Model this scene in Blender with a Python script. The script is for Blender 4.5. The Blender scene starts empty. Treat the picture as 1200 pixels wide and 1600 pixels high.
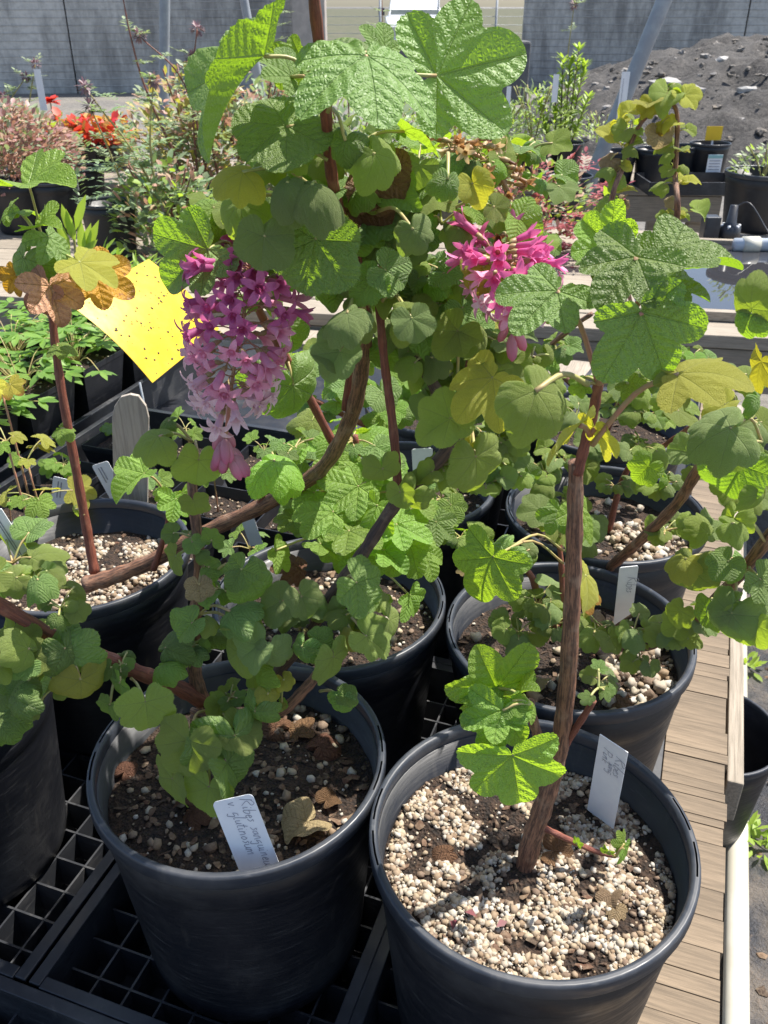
import bpy, math, random
import numpy as np
from mathutils import Vector, Matrix, noise

random.seed(7)
rng = np.random.default_rng(7)
SC = bpy.context.scene
COL = SC.collection
V = Vector
R = math.radians

# ------------------------------------------------------------------ camera
F = 1370.0                 # focal length in pixels of the 1200 px wide photograph
CAMZ = 1.53
PITCH = R(30)
cam_d = bpy.data.cameras.new('camera')
cam = bpy.data.objects.new('camera', cam_d)
COL.objects.link(cam)
cam.location = (0, 0, CAMZ)
cam.rotation_euler = (R(90) - PITCH, 0, 0)
cam_d.sensor_fit = 'HORIZONTAL'
cam_d.sensor_width = 24.0
cam_d.lens = F / 1200 * 24
cam_d.clip_start = 0.02
cam_d.clip_end = 3000
cam_d.dof.use_dof = True
cam_d.dof.focus_distance = 0.68
cam_d.dof.aperture_fstop = 26
SC.camera = cam

# ------------------------------------------------------------------ light
SUN_AZ, SUN_EL = R(60), R(63)       # azimuth clockwise from +Y (forward), elevation
world = bpy.data.worlds.new('World')
SC.world = world
world.use_nodes = True
wn = world.node_tree
bg = wn.nodes['Background']
sky = wn.nodes.new('ShaderNodeTexSky')
sky.sky_type = 'NISHITA'
sky.sun_disc = False
sky.sun_elevation = SUN_EL
sky.sun_rotation = SUN_AZ
sky.air_density = 1.0
sky.dust_density = 1.5
wn.links.new(sky.outputs[0], bg.inputs[0])
bg.inputs[1].default_value = 0.11
sd = bpy.data.lights.new('sun', 'SUN')
sd.energy = 4.9
sd.angle = R(0.53)
sd.color = (1.0, 0.95, 0.87)
sun = bpy.data.objects.new('sun', sd)
COL.objects.link(sun)
sun.location = (3, 3, 6)
sdir = V((math.sin(SUN_AZ) * math.cos(SUN_EL), math.cos(SUN_AZ) * math.cos(SUN_EL), math.sin(SUN_EL)))
sun.rotation_euler = sdir.to_track_quat('Z', 'Y').to_euler()
SC.view_settings.view_transform = 'Standard'
SC.view_settings.look = 'None'
SC.view_settings.gamma = 1
SC.view_settings.use_curve_mapping = False
SC.view_settings.exposure = 0.95
SC.render.engine = 'CYCLES'
SC.cycles.use_denoising = True
SC.cycles.max_bounces = 8
SC.cycles.diffuse_bounces = 4
SC.cycles.transmission_bounces = 6

# ------------------------------------------------------------------ pixel helpers (where things stand)
FWD = V((0, math.cos(PITCH), -math.sin(PITCH)))
UPV = V((0, math.sin(PITCH), math.cos(PITCH)))
CAM = V((0, 0, CAMZ))
def ray(px, py):
    return FWD + V((1, 0, 0)) * ((px - 600) / F) - UPV * ((py - 800) / F)
def P(px, py, Y):
    d = ray(px, py); return CAM + d * (Y / d.y)
def PZ(px, py, z):
    d = ray(px, py); return CAM + d * ((z - CAMZ) / d.z)
YAW = R(19.5)
UD = V((math.sin(YAW), math.cos(YAW), 0)); VD = V((math.cos(YAW), -math.sin(YAW), 0))
def B(u, v, z=0.0):                  # bench frame: u along the bench, v across it
    return UD * u + VD * v + V((0, 0, z))

# ------------------------------------------------------------------ objects
def tagp(o, label=None, cat=None, group=None, kind=None):
    if label: o['label'] = label
    if cat: o['category'] = cat
    if group: o['group'] = group
    if kind: o['kind'] = kind
    return o
def empty(name, loc, label, cat, group=None):
    o = bpy.data.objects.new(name, None); COL.objects.link(o)
    o.location = loc; o.empty_display_size = 0.02
    return tagp(o, label, cat, group)
class MB:
    def __init__(s): s.v = []; s.f = []; s.tc = []; s.sm = []; s.n = 0
    def add(s, vs, fs, tc=None, smooth=True):
        b = s.n
        s.v += [tuple(x) for x in vs]; s.n += len(vs)
        s.tc += [tuple(x) for x in (tc if tc is not None else vs)]
        for f in fs: s.f.append(tuple(i + b for i in f)); s.sm.append(smooth)
    def box(s, c, hx, hy, hz, ax=None, smooth=False):
        X, Y, Z = ax or (V((1,0,0)), V((0,1,0)), V((0,0,1)))
        c = V(c)
        vs = [c + X*(hx*a) + Y*(hy*b) + Z*(hz*d) for d in (-1,1) for b in (-1,1) for a in (-1,1)]
        s.add(vs, [(0,2,3,1),(4,5,7,6),(0,1,5,4),(2,6,7,3),(0,4,6,2),(1,3,7,5)], smooth=smooth)
    def tube(s, pts, rad, n=8, cap=True, rough=0.0):
        pts = [V(p) for p in pts]
        if not hasattr(rad, '__len__'): rad = [rad]*len(pts)
        t = [(pts[min(i+1,len(pts)-1)] - pts[max(i-1,0)]).normalized() for i in range(len(pts))]
        a = V((0,0,1)) if abs(t[0].z) < 0.9 else V((1,0,0))
        nx = t[0].cross(a).normalized()
        vs=[]; tc=[]; L=0
        for i,p in enumerate(pts):
            if i:
                L += (p-pts[i-1]).length
                nx = (nx - t[i]*nx.dot(t[i])).normalized()
            ny = t[i].cross(nx)
            for k in range(n):
                an = 2*math.pi*k/n
                rr = rad[i]*(1 + (rough*(random.random()-.5) if rough else 0))
                vs.append(p + (nx*math.cos(an) + ny*math.sin(an))*rr)
                tc.append((math.cos(an)*rad[i], math.sin(an)*rad[i], L))
        fs=[]
        for i in range(len(pts)-1):
            for k in range(n):
                fs.append((i*n+k, i*n+(k+1)%n, (i+1)*n+(k+1)%n, (i+1)*n+k))
        if cap:
            fs.append(tuple(range(n-1,-1,-1))); m=(len(pts)-1)*n; fs.append(tuple(range(m,m+n)))
        s.add(vs, fs, tc)
    def lathe(s, c, prof, n=64, sx=1, sy=1):
        c=V(c); vs=[]; tc=[]
        for (r,z) in prof:
            for k in range(n):
                a=2*math.pi*k/n
                q=V((math.cos(a)*r*sx, math.sin(a)*r*sy, z)); vs.append(c+q); tc.append(q)
        fs=[(i*n+k, i*n+(k+1)%n, (i+1)*n+(k+1)%n, (i+1)*n+k) for i in range(len(prof)-1) for k in range(n)]
        s.add(vs, fs, tc)
    def mesh(s, name, mat):
        me=bpy.data.meshes.new(name); me.from_pydata(s.v, [], s.f)
        me.polygons.foreach_set('use_smooth', s.sm)
        a=me.attributes.new('tc','FLOAT_VECTOR','POINT'); a.data.foreach_set('vector', np.array(s.tc,dtype=np.float32).ravel())
        if mat: me.materials.append(mat)
        me.update(); return me
    def obj(s, name, mat, parent=None, loc=None, bevel=0.0):
        o=bpy.data.objects.new(name, s.mesh(name, mat)); COL.objects.link(o)
        if parent: o.parent=parent
        if loc is not None: o.location=loc
        if bevel:
            m=o.modifiers.new('edge','BEVEL'); m.width=bevel; m.segments=2; m.limit_method='ANGLE'
        return o
def np_mesh(name, verts, faces, mat, smooth=True):
    me=bpy.data.meshes.new(name)
    nf,k=faces.shape
    me.vertices.add(len(verts)); me.vertices.foreach_set('co', np.asarray(verts,dtype=np.float32).ravel())
    me.loops.add(nf*k); me.loops.foreach_set('vertex_index', faces.astype(np.int32).ravel())
    me.polygons.add(nf)
    me.polygons.foreach_set('loop_start', np.arange(0,nf*k,k,dtype=np.int32))
    me.polygons.foreach_set('use_smooth', np.full(nf,smooth))
    me.materials.append(mat); me.update(calc_edges=True); me.validate(); return me
def link(name, me, parent=None, loc=None):
    o=bpy.data.objects.new(name, me); COL.objects.link(o)
    if parent: o.parent=parent
    if loc is not None: o.location=loc
    return o
def smooth_path(pts, sub=6):
    pts=[V(p) for p in pts]
    if len(pts)<3: return [pts[0].lerp(pts[-1], i/sub) for i in range(sub+1)]
    q=[pts[0]*2-pts[1]]+pts+[pts[-1]*2-pts[-2]]; out=[]
    for i in range(1,len(q)-2):
        for j in range(sub):
            t=j/sub; a,b,c,d=q[i-1],q[i],q[i+1],q[i+2]
            out.append(((b*2)+(c-a)*t+(a*2-b*5+c*4-d)*t*t+(b*3-a-c*3+d)*t*t*t)*.5)
    out.append(pts[-1]); return out

# ------------------------------------------------------------------ materials
class NT:
    def __init__(s, name):
        s.m=bpy.data.materials.new(name); s.m.use_nodes=True; s.t=s.m.node_tree
        s.p=s.t.nodes['Principled BSDF']; s.out=s.t.nodes['Material Output']
    def n(s, ty, **kw):
        x=s.t.nodes.new('ShaderNode'+ty)
        for k,v in kw.items(): setattr(x,k,v)
        return x
    def l(s,a,b): s.t.links.new(a,b)
    def put(s, sock, val):
        if hasattr(val,'is_output'): s.l(val,sock)
        elif val is not None: sock.default_value=val
    def math(s, op, a, b=None, c=None):
        x=s.n('Math',operation=op)
        for i,v in enumerate((a,b,c)):
            if v is not None: s.put(x.inputs[i],v)
        return x.outputs[0]
    def rng(s, v, a, b, c=0., d=1., smooth=True):
        x=s.n('MapRange'); x.interpolation_type='SMOOTHSTEP' if smooth else 'LINEAR'
        s.put(x.inputs[0],v)
        for i,k in enumerate((a,b,c,d)): s.put(x.inputs[i+1],k)
        return x.outputs[0]
    def mix(s, f, a, b, mode='MIX'):
        x=s.n('Mix',data_type='RGBA',blend_type=mode)
        s.put(x.inputs[0],f)
        for i,v in ((6,a),(7,b)):
            s.put(x.inputs[i], v if hasattr(v,'is_output') else (*v,1))
        return x.outputs[2]
    def tex(s, kind='Noise', vec=None, scale=5, detail=4, rough=.55, **kw):
        x=s.n('Tex'+kind, **kw)
        if vec is not None: s.l(vec,x.inputs['Vector'])
        x.inputs['Scale'].default_value=scale
        if kind=='Noise':
            x.inputs['Detail'].default_value=detail; x.inputs['Roughness'].default_value=rough
        return x
    def mapv(s, vec, scale=(1,1,1), loc=(0,0,0), rot=(0,0,0)):
        x=s.n('Mapping'); s.l(vec,x.inputs[0]); x.inputs['Scale'].default_value=scale; x.inputs['Location'].default_value=loc; x.inputs['Rotation'].default_value=rot
        return x.outputs[0]
    def bump(s, h, strength=.3, dist=.001):
        x=s.n('Bump'); s.l(h,x.inputs['Height']); x.inputs['Strength'].default_value=strength; x.inputs['Distance'].default_value=dist
        s.l(x.outputs[0], s.p.inputs['Normal']); return x.outputs[0]
def tc_attr(n): 
    x=n.n('Attribute'); x.attribute_name='tc'; return x.outputs['Vector']
def objc(n): return n.n('TexCoord').outputs['Object']
def geo(n): return n.n('NewGeometry')

def simple(name, c1, c2=None, scale=40, rough=.6, bump=.2, dist=.001, spec=.5, stretch=None, lo=.35, hi=.65):
    n=NT(name)
    vec=objc(n)
    if stretch: vec=n.mapv(vec,stretch)
    tx=n.tex('Noise',vec,scale,5,.6)
    n.l(n.mix(n.rng(tx.outputs[0],lo,hi), c1, c2 or tuple(x*.7 for x in c1)), n.p.inputs['Base Color'])
    n.p.inputs['Roughness'].default_value=rough
    n.p.inputs['Specular IOR Level'].default_value=spec
    if bump: n.bump(tx.outputs[0],bump,dist)
    return n.m

def leaf_mat(name, top, back, trans, vein, rough=.45, woolly=0., tfac=.4, bump=.8, var=.25, spots=None, edge=None):
    n=NT(name)
    uv=n.n('UVMap'); sp=n.n('SeparateXYZ'); n.l(uv.outputs[0],sp.inputs[0]); x,y=sp.outputs[0],sp.outputs[1]
    ang=n.math('ARCTAN2',y,x)
    k=n.math('ROUND',n.math('DIVIDE',ang,.9)); k=n.math('MINIMUM',n.math('MAXIMUM',k,-2),2); a0=n.math('MULTIPLY',k,.9)
    c=n.math('COSINE',a0); s_=n.math('SINE',a0)
    t=n.math('ADD',n.math('MULTIPLY',x,c),n.math('MULTIPLY',y,s_))
    p=n.math('ABSOLUTE',n.math('SUBTRACT',n.math('MULTIPLY',y,c),n.math('MULTIPLY',x,s_)))
    wdt=n.rng(t,0,1,.026,.006,False)
    main=n.math('SUBTRACT',1,n.rng(p,0,wdt))
    sw=n.math('FRACT',n.math('MULTIPLY',n.math('SUBTRACT',t,n.math('MULTIPLY',p,.85)),6.5))
    sd_=n.math('ABSOLUTE',n.math('SUBTRACT',sw,.5))
    sec=n.math('MULTIPLY',n.math('SUBTRACT',1,n.rng(sd_,0,.08)),.42)
    ve=n.tex('Voronoi',uv.outputs[0],24 if not woolly else 30); ve.feature='DISTANCE_TO_EDGE'
    ter=n.math('SUBTRACT',1,n.rng(ve.outputs['Distance'],0,.12))
    vein_h=n.math('MAXIMUM',n.math('MAXIMUM',main,sec),n.math('MULTIPLY',ter,.28))
    vo=n.tex('Voronoi',uv.outputs[0],26 if not woolly else 34); vo.feature='F1'
    fz=n.tex('Noise',uv.outputs[0],70 if woolly else 60,2,.6)
    pill=n.rng(sd_,0,.5)
    h=n.math('ADD',n.math('MULTIPLY',pill,.45 if not woolly else .22),n.math('MULTIPLY',n.rng(ve.outputs['Distance'],0,.45),.42))
    h=n.math('SUBTRACT',h,n.math('MULTIPLY',main,.6))
    h=n.math('ADD',h,n.math('MULTIPLY',fz.outputs[0],.12+1.6*woolly))
    oi=n.n('ObjectInfo'); rv=oi.outputs['Random']
    nz=n.tex('Noise',uv.outputs[0],3.2,4,.6)
    v1=n.math('ADD',n.math('MULTIPLY',rv,var*1.6),1-var*.8)
    hs=n.n('HueSaturation'); n.put(hs.inputs['Hue'],n.rng(rv,0,1,.485,.512,False)); n.put(hs.inputs['Value'],v1)
    col=n.mix(n.rng(nz.outputs[0],.3,.75,0,.5),top,tuple(q*.72 for q in top))
    col=n.mix(n.math('MULTIPLY',vein_h,.45),col,vein)
    col=n.mix(n.math('MULTIPLY',n.rng(fz.outputs[0],.35,.7),.15+.45*woolly),col,tuple(min(1,q*1.7+.03) for q in top))
    bf=geo(n).outputs['Backfacing']
    col=n.mix(bf,col,n.mix(n.math('MULTIPLY',vein_h,.35),back,vein))
    if edge:
        d=n.math('SQRT',n.math('ADD',n.math('MULTIPLY',x,x),n.math('MULTIPLY',y,y)))
        em=n.rng(n.math('ADD',d,n.math('MULTIPLY',nz.outputs[0],.5)),.85,1.2)
        col=n.mix(em,col,edge)
    if spots:
        sn=n.tex('Noise',uv.outputs[0],4.5,3,.5); col=n.mix(n.rng(sn.outputs[0],.60,.70),col,spots)
    n.l(col,hs.inputs['Color']); col=hs.outputs[0]
    n.l(col,n.p.inputs['Base Color'])
    n.p.inputs['Roughness'].default_value=rough
    n.p.inputs['Specular IOR Level'].default_value=.28 if woolly else .45
    if woolly:
        n.p.inputs['Sheen Weight'].default_value=.38*woolly; n.p.inputs['Sheen Roughness'].default_value=.45
        n.p.inputs['Sheen Tint'].default_value=(.8,.9,.6,1)
    b=n.bump(h,bump,.0019 if not woolly else .0014)
    tr=n.n('BsdfTranslucent')
    tcol=n.mix(n.math('MULTIPLY',vein_h,.5),trans,tuple(q*.35 for q in trans))
    hs2=n.n('HueSaturation'); n.l(tcol,hs2.inputs['Color']); n.put(hs2.inputs['Value'],v1)
    n.l(hs2.outputs[0],tr.inputs['Color']); n.l(b,tr.inputs['Normal'])
    ms=n.n('MixShader'); ms.inputs[0].default_value=tfac
    n.l(n.p.outputs[0],ms.inputs[1]); n.l(tr.outputs[0],ms.inputs[2]); n.l(ms.outputs[0],n.out.inputs[0])
    return n.m
M={}
M['green']=leaf_mat('leaf_green',(.185,.28,.085),(.21,.30,.10),(.37,.62,.02),(.26,.35,.13),.46,0,.41)
M['bright']=leaf_mat('leaf_bright',(.22,.36,.07),(.25,.38,.10),(.48,.73,.03),(.31,.44,.10),.42,0,.48)
M['woolly']=leaf_mat('leaf_woolly',(.27,.345,.08),(.31,.38,.12),(.52,.70,.03),(.3,.36,.12),.75,.8,.44,.9)
M['woollygrey']=leaf_mat('leaf_woollygrey',(.225,.30,.10),(.27,.34,.15),(.42,.62,.05),(.28,.34,.14),.8,.9,.38,.9)
M['woollyyellow']=leaf_mat('leaf_woollyyellow',(.42,.43,.07),(.42,.42,.11),(.80,.76,.04),(.38,.40,.1),.75,.8,.46,.9)
M['yellow']=leaf_mat('leaf_yellow',(.5,.46,.06),(.5,.45,.1),(.72,.66,.03),(.45,.45,.1),.6,.3,.45,.8,edge=(.30,.13,.03))
M['copper']=leaf_mat('leaf_copper',(.52,.27,.17),(.45,.26,.14),(.7,.32,.08),(.28,.2,.06),.5,0,.25,.9,edge=(.2,.08,.05))
M['orange']=leaf_mat('leaf_orange',(.55,.28,.03),(.5,.25,.05),(.8,.42,.02),(.4,.25,.05),.5,0,.4,.8,spots=(.25,.08,.02),edge=(.15,.05,.02))
M['dry']=leaf_mat('leaf_dry',(.17,.085,.042),(.2,.11,.06),(.3,.12,.03),(.18,.08,.03),.7,0,.2,1.0,spots=(.08,.038,.02))
M['tan']=leaf_mat('leaf_tan',(.34,.25,.14),(.36,.28,.17),(.55,.42,.2),(.3,.2,.1),.75,0,.25,.9,spots=(.25,.16,.08))

def bark_mat(name, c1, c2, c3, scale=1.0):
    n=NT(name); vec=n.mapv(tc_attr(n),(1,1,.07))
    a=n.tex('Noise',vec,620*scale,6,.75); b=n.tex('Noise',tc_attr(n),60,3,.6)
    col=n.mix(n.rng(a.outputs[0],.42,.58),c1,c2); col=n.mix(n.rng(b.outputs[0],.5,.72,0,.6),col,c3)
    n.l(col,n.p.inputs['Base Color']); n.p.inputs['Roughness'].default_value=.6
    n.bump(a.outputs[0],1.0,.0016); return n.m
M['bark']=bark_mat('bark',(.31,.15,.085),(.09,.042,.027),(.36,.24,.165))
M['bark_red']=bark_mat('bark_red',(.27,.085,.05),(.15,.045,.03),(.33,.16,.10))
M['bark_dark']=bark_mat('bark_dark',(.11,.06,.04),(.05,.028,.022),(.2,.14,.1))
M['petiole']=simple('petiole',(.34,.36,.12),(.40,.28,.13),60,.5,.2,.0004)
M['petiole_red']=simple('petiole_red',(.42,.17,.12),(.36,.26,.12),50,.5,.2,.0004)

def plastic(name, base, rough=.42, dust=.25):
    n=NT(name); vec=objc(n)
    a=n.tex('Noise',vec,9,5,.65); b=n.tex('Noise',n.mapv(vec,(1,1,.2)),60,4,.6); c=n.tex('Noise',n.mapv(vec,(1,1,12)),26,3,.7)
    col=n.mix(n.math('MULTIPLY',n.rng(a.outputs[0],.48,.75),dust),base,(.16,.155,.15))
    col=n.mix(n.math('MULTIPLY',n.rng(b.outputs[0],.6,.75),dust*.5),col,(.22,.2,.17))
    col=n.mix(n.math('MULTIPLY',n.rng(c.outputs[0],.6,.72),dust*.8),col,(.2,.2,.2))
    n.l(col,n.p.inputs['Base Color'])
    n.put(n.p.inputs['Roughness'],n.rng(n.math('ADD',n.math('MULTIPLY',a.outputs[0],.5),n.math('MULTIPLY',c.outputs[0],.5)),.35,.65,rough-.1,rough+.2))
    n.bump(c.outputs[0],.25,.0006); return n.m
M['pot']=plastic('black_pot_plastic',(.009,.010,.014),.42,.16)
M['sunlit_rim']=plastic('sunlit_rim_plastic',(.028,.033,.044),.36,.3)  # pot plastic with a paler blue-grey base, sunlight on the rims painted in
M['tray']=plastic('tray_plastic',(.024,.026,.031),.36,.35)

def soil_mat():
    n=NT('potting_soil'); v=objc(n)
    a=n.tex('Noise',v,160,6,.7); b=n.tex('Voronoi',v,330)
    col=n.mix(n.rng(a.outputs[0],.35,.7),(.012,.008,.006),(.07,.04,.024))
    col=n.mix(n.rng(b.outputs['Distance'],.0,.25,.35,0),col,(.12,.075,.045))
    n.l(col,n.p.inputs['Base Color']); n.p.inputs['Roughness'].default_value=.9
    n.bump(n.math('ADD',a.outputs[0],b.outputs['Distance']),1.0,.004); return n.m
M['soil']=soil_mat()
def island_mat(name, stops, rough=.8, bump=.4, scale=400):
    n=NT(name); g=geo(n); cr=n.n('ValToRGB'); n.l(g.outputs['Random Per Island'],cr.inputs[0]); cr.color_ramp.interpolation='CONSTANT'
    e=cr.color_ramp.elements
    e[0].position=0; e[0].color=(*stops[0],1); e[1].position=1/len(stops); e[1].color=(*stops[1],1)
    for i,c in enumerate(stops[2:]): x=e.new((i+2)/len(stops)); x.color=(*c,1)
    a=n.tex('Noise',objc(n),scale,4,.6)
    n.l(n.mix(n.rng(a.outputs[0],.35,.7,0,.35),cr.outputs[0],(.32,.25,.17)),n.p.inputs['Base Color'])
    n.p.inputs['Roughness'].default_value=rough; n.p.inputs['Specular IOR Level'].default_value=.3
    n.bump(a.outputs[0],bump,.001); return n.m
M['perlite']=island_mat('perlite',[(.42,.37,.29),(.32,.25,.17),(.47,.44,.39),(.27,.20,.14),(.38,.33,.27),(.41,.34,.24),(.16,.11,.08),(.45,.42,.36),(.24,.17,.11)])
M['chips']=island_mat('bark_chips',[(.075,.042,.028),(.05,.028,.02),(.12,.07,.045),(.04,.025,.018),(.10,.05,.032),(.17,.11,.07)],.85,.8,200)
M['rubble']=island_mat('rubble',[(.13,.125,.12),(.2,.19,.18),(.10,.095,.09),(.15,.14,.13),(.28,.27,.26)],.9,.8,20)

def wood_mat(name,c1,c2,axis=(1,25,25),scale=12):
    n=NT(name); v=n.mapv(objc(n),axis)
    a=n.tex('Noise',v,scale,6,.65); b=n.tex('Noise',objc(n),7,4,.6); oi=n.n('ObjectInfo')
    col=n.mix(n.rng(a.outputs[0],.35,.68),c1,c2); col=n.mix(n.rng(b.outputs[0],.4,.7,0,.5),col,tuple(q*.6 for q in c1))
    hs=n.n('HueSaturation'); n.l(col,hs.inputs['Color']); n.put(hs.inputs['Value'],n.rng(oi.outputs['Random'],0,1,.85,1.12,False))
    n.l(hs.outputs[0],n.p.inputs['Base Color']); n.p.inputs['Roughness'].default_value=.8
    n.bump(a.outputs[0],.6,.0015); return n.m
M['wood']=wood_mat('weathered_wood',(.30,.235,.16),(.16,.12,.08))
M['wood_cross']=wood_mat('cross_grain_wood',(.23,.172,.115),(.12,.09,.06),(26,1,26),12)
M['wood_grey']=wood_mat('grey_wood',(.34,.29,.23),(.2,.17,.13))
M['white']=simple('white_tag_plastic',(.80,.81,.83),(.74,.75,.78),50,.35,.03)
M['pvc']=simple('white_pvc',(.60,.58,.50),(.50,.47,.39),8,.3,.05)
M['ink']=simple('pencil_ink',(.26,.26,.31),(.36,.36,.42),200,.6,0)
M['galv']=simple('galvanised_steel',(.32,.35,.38),(.25,.27,.30),14,.45,.1); 
M['blackmetal']=simple('black_fitting',(.02,.022,.03),(.03,.035,.045),30,.4,.1)

# ------------------------------------------------------------------ leaf shapes
def leaf_mesh(name, style, seed, fold=.1, droop=.2, cup=.1, wave=.05, pleat=.25, curl=0., twist=0., nth=96, nr=12, slit=3.0):
    rr=np.random.default_rng(seed)
    th=np.linspace(-slit,slit,nth)
    if style=='sharp': LL=[1,.88,.66]; dep=.27; tooth=.045; nt=9; wd=.45
    elif style=='round': LL=[1,.93,.80]; dep=.13; tooth=.028; nt=11; wd=.45
    elif style=='oval': LL=[1,.72,.58]; dep=.15; tooth=.02; nt=13; wd=.5
    jit=1+.07*rr.standard_normal(5)
    r=np.zeros(nth)
    for k in range(-2,3):
        d=np.abs(th-.9*k)
        s=LL[abs(k)]*jit[k+2]*(1-dep*np.minimum(1.6,d/wd)**2.1)
        r=np.maximum(r,s)
    b=np.clip((np.abs(th)-2.25)/(slit-2.25),0,1); r=r*(1-b**2.6*.68)
    saw=(th*nt/ .9)%1.0
    r*=1+tooth*(np.abs(saw-.5)*2-.5)+.02*np.sin(th*7+rr.random()*6)
    fr=np.linspace(0,1,nr+1)[1:]**.9
    X=[0.];Y=[0.];FR=[0.];TH=[0.]
    for f in fr:
        X+=list(r*f*np.cos(th)); Y+=list(r*f*np.sin(th)); FR+=[f]*nth; TH+=list(th)
    X=np.array(X);Y=np.array(Y);FR=np.array(FR);TH=np.array(TH)
    k=np.clip(np.round(TH/.9),-2,2); a0=k*.9
    t=X*np.cos(a0)+Y*np.sin(a0); p=np.abs(Y*np.cos(a0)-X*np.sin(a0))
    d2=X*X+Y*Y
    Z=fold*np.abs(Y)-droop*np.where(X>0,X*X,X*X*.4)-cup*Y*Y*.9
    Z+=pleat*np.minimum(p,.3)-.0
    Z+=wave*np.sin(3.1*TH+rr.random()*6)*d2+wave*.6*np.sin(7*TH+rr.random()*6)*FR**3*.5
    sw=((t-.85*p)*6.5)%1.0
    Z+=(.015 if style=='sharp' else .008)*(np.minimum(np.abs(sw-.5)*4,1)-.5)*np.minimum(p/.12,1)*np.minimum(1,t*3)
    Z-=curl*np.clip(FR-.55,0,1)**2*2.2
    # shorten what bends so the outline does not stretch
    bend=1-.30*np.clip(droop*X,0,1.2); X2=X*bend
    Y2=Y*(1-.25*np.clip((abs(fold)+cup*np.abs(Y)),0,1.2))
    if curl: 
        sh=1-.35*curl*np.clip(FR-.5,0,1); X2=X2*sh; Y2=Y2*sh
    if twist:
        an=twist*X; Y3=Y2*np.cos(an)-Z*np.sin(an); Z=Y2*np.sin(an)+Z*np.cos(an); Y2=Y3
    vs=np.stack([X2,Y2,Z],1)
    fs=[(0,1+j,2+j) for j in range(nth-1)]
    for i in range(nr-1):
        o=1+i*nth
        for j in range(nth-1): fs.append((o+j,o+nth+j,o+nth+j+1,o+j+1))
    if style!='sharp' and nth>80:      # downy fringe on the margin
        o=1+(nr-1)*nth; hv=[];hx=[];hy=[]
        for j in range(0,nth-1):
            for q in range(3):
                f=rr.random(); e=vs[o+j]*(1-f)+vs[o+j+1]*f; d=e-vs[o-nth+j]; d/=max(1e-6,np.linalg.norm(d)); tg=vs[o+j+1]-vs[o+j]; tg/=max(1e-6,np.linalg.norm(tg))
                d=d+tg*rr.uniform(-.6,.6)+np.array([0,0,rr.uniform(-.5,.9)]); L_=.035*rr.uniform(.5,1.2); b_=len(vs)+len(hv)
                hv+= [e-tg*.004,e+tg*.004,e+d*L_]; fs.append((b_,b_+1,b_+2)); hx+=[X[o+j]]*3; hy+=[Y[o+j]]*3
        vs=np.concatenate([vs,np.array(hv)]); X=np.concatenate([X,hx]); Y=np.concatenate([Y,hy])
    me=bpy.data.meshes.new(name); me.from_pydata(vs.tolist(),[],fs)
    me.polygons.foreach_set('use_smooth',[True]*len(fs))
    uv=me.uv_layers.new(name='UVMap'); li=np.zeros(len(me.loops),dtype=np.int32); me.loops.foreach_get('vertex_index',li)
    uv.data.foreach_set('uv',np.stack([X[li],Y[li]],1).astype(np.float32).ravel())
    me.update(); return me
LV={}
def lv(key, variants): LV[key]=variants
hi=dict(nth=120,nr=16); lo=dict(nth=56,nr=6)
SHAPES={
 'S0':('sharp',dict(fold=.05,droop=.15,cup=.1,pleat=.3,wave=.06,**hi)),
 'S1':('sharp',dict(fold=-.1,droop=.35,cup=.35,pleat=.3,wave=.08,**hi)),
 'S2':('sharp',dict(fold=.35,droop=.3,cup=-.1,pleat=.25,wave=.07,**hi)),
 'S3':('sharp',dict(fold=-.25,droop=.5,cup=.45,pleat=.35,wave=.1,twist=.3,**hi)),
 's0':('sharp',dict(fold=.1,droop=.25,cup=.15,pleat=.3,wave=.1,**lo)),
 's1':('sharp',dict(fold=-.15,droop=.45,cup=.4,pleat=.3,wave=.1,twist=-.3,**lo)),
 'R0':('round',dict(fold=.08,droop=.15,cup=.12,pleat=.15,wave=.05,**hi)),
 'R1':('round',dict(fold=-.1,droop=.45,cup=.45,pleat=.12,wave=.07,curl=.35,**hi)),
 'R2':('round',dict(fold=.35,droop=.25,cup=.0,pleat=.15,wave=.08,curl=.15,**hi)),
 'R3':('round',dict(fold=-.2,droop=.8,cup=.6,pleat=.12,wave=.1,curl=.5,**hi)),
 'r0':('round',dict(fold=.12,droop=.25,cup=.15,pleat=.15,wave=.1,**lo)),
 'r1':('round',dict(fold=-.12,droop=.5,cup=.5,pleat=.12,wave=.1,curl=.4,**lo)),
 'r2':('round',dict(fold=.4,droop=.4,cup=-.1,pleat=.12,wave=.1,curl=.2,twist=.4,**lo)),
 'O0':('oval',dict(fold=.12,droop=.3,cup=.15,pleat=.12,wave=.05,curl=.2,**hi)),
}
MESHES={}
def get_leaf(shape, matname, seed=None):
    sd=random.randrange(4) if seed is None else seed
    key=(shape,sd)
    if key not in MESHES:
        st,kw=SHAPES[shape]; MESHES[key]=leaf_mesh('leaf_'+shape+str(sd),st,100+sd*17+sum(map(ord,shape)),**kw)
    k2=(shape,sd,matname)
    if k2 not in MESHES:
        me=MESHES[key].copy(); me.materials.append(M[matname]); MESHES[k2]=me
    return MESHES[k2]
def place_leaf(root, base, tdir, size, nhint, shape, mat, seed=None, name='leaf'):
    t=tdir.normalized(); n=nhint-t*nhint.dot(t)
    if n.length<1e-4: n=V((0,0,1))-t*t.z
    n.normalize(); y=n.cross(t)
    m=Matrix((t,y,n)).transposed().to_4x4()
    o=bpy.data.objects.new(name,get_leaf(shape,mat,seed)); COL.objects.link(o)
    if root: o.parent=root
    L=root.location if root else V((0,0,0))
    s=size
    o.matrix_basis=Matrix.Translation(V(base)-V(L))@m@Matrix.Diagonal((s,s,s,1))
    return o
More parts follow.
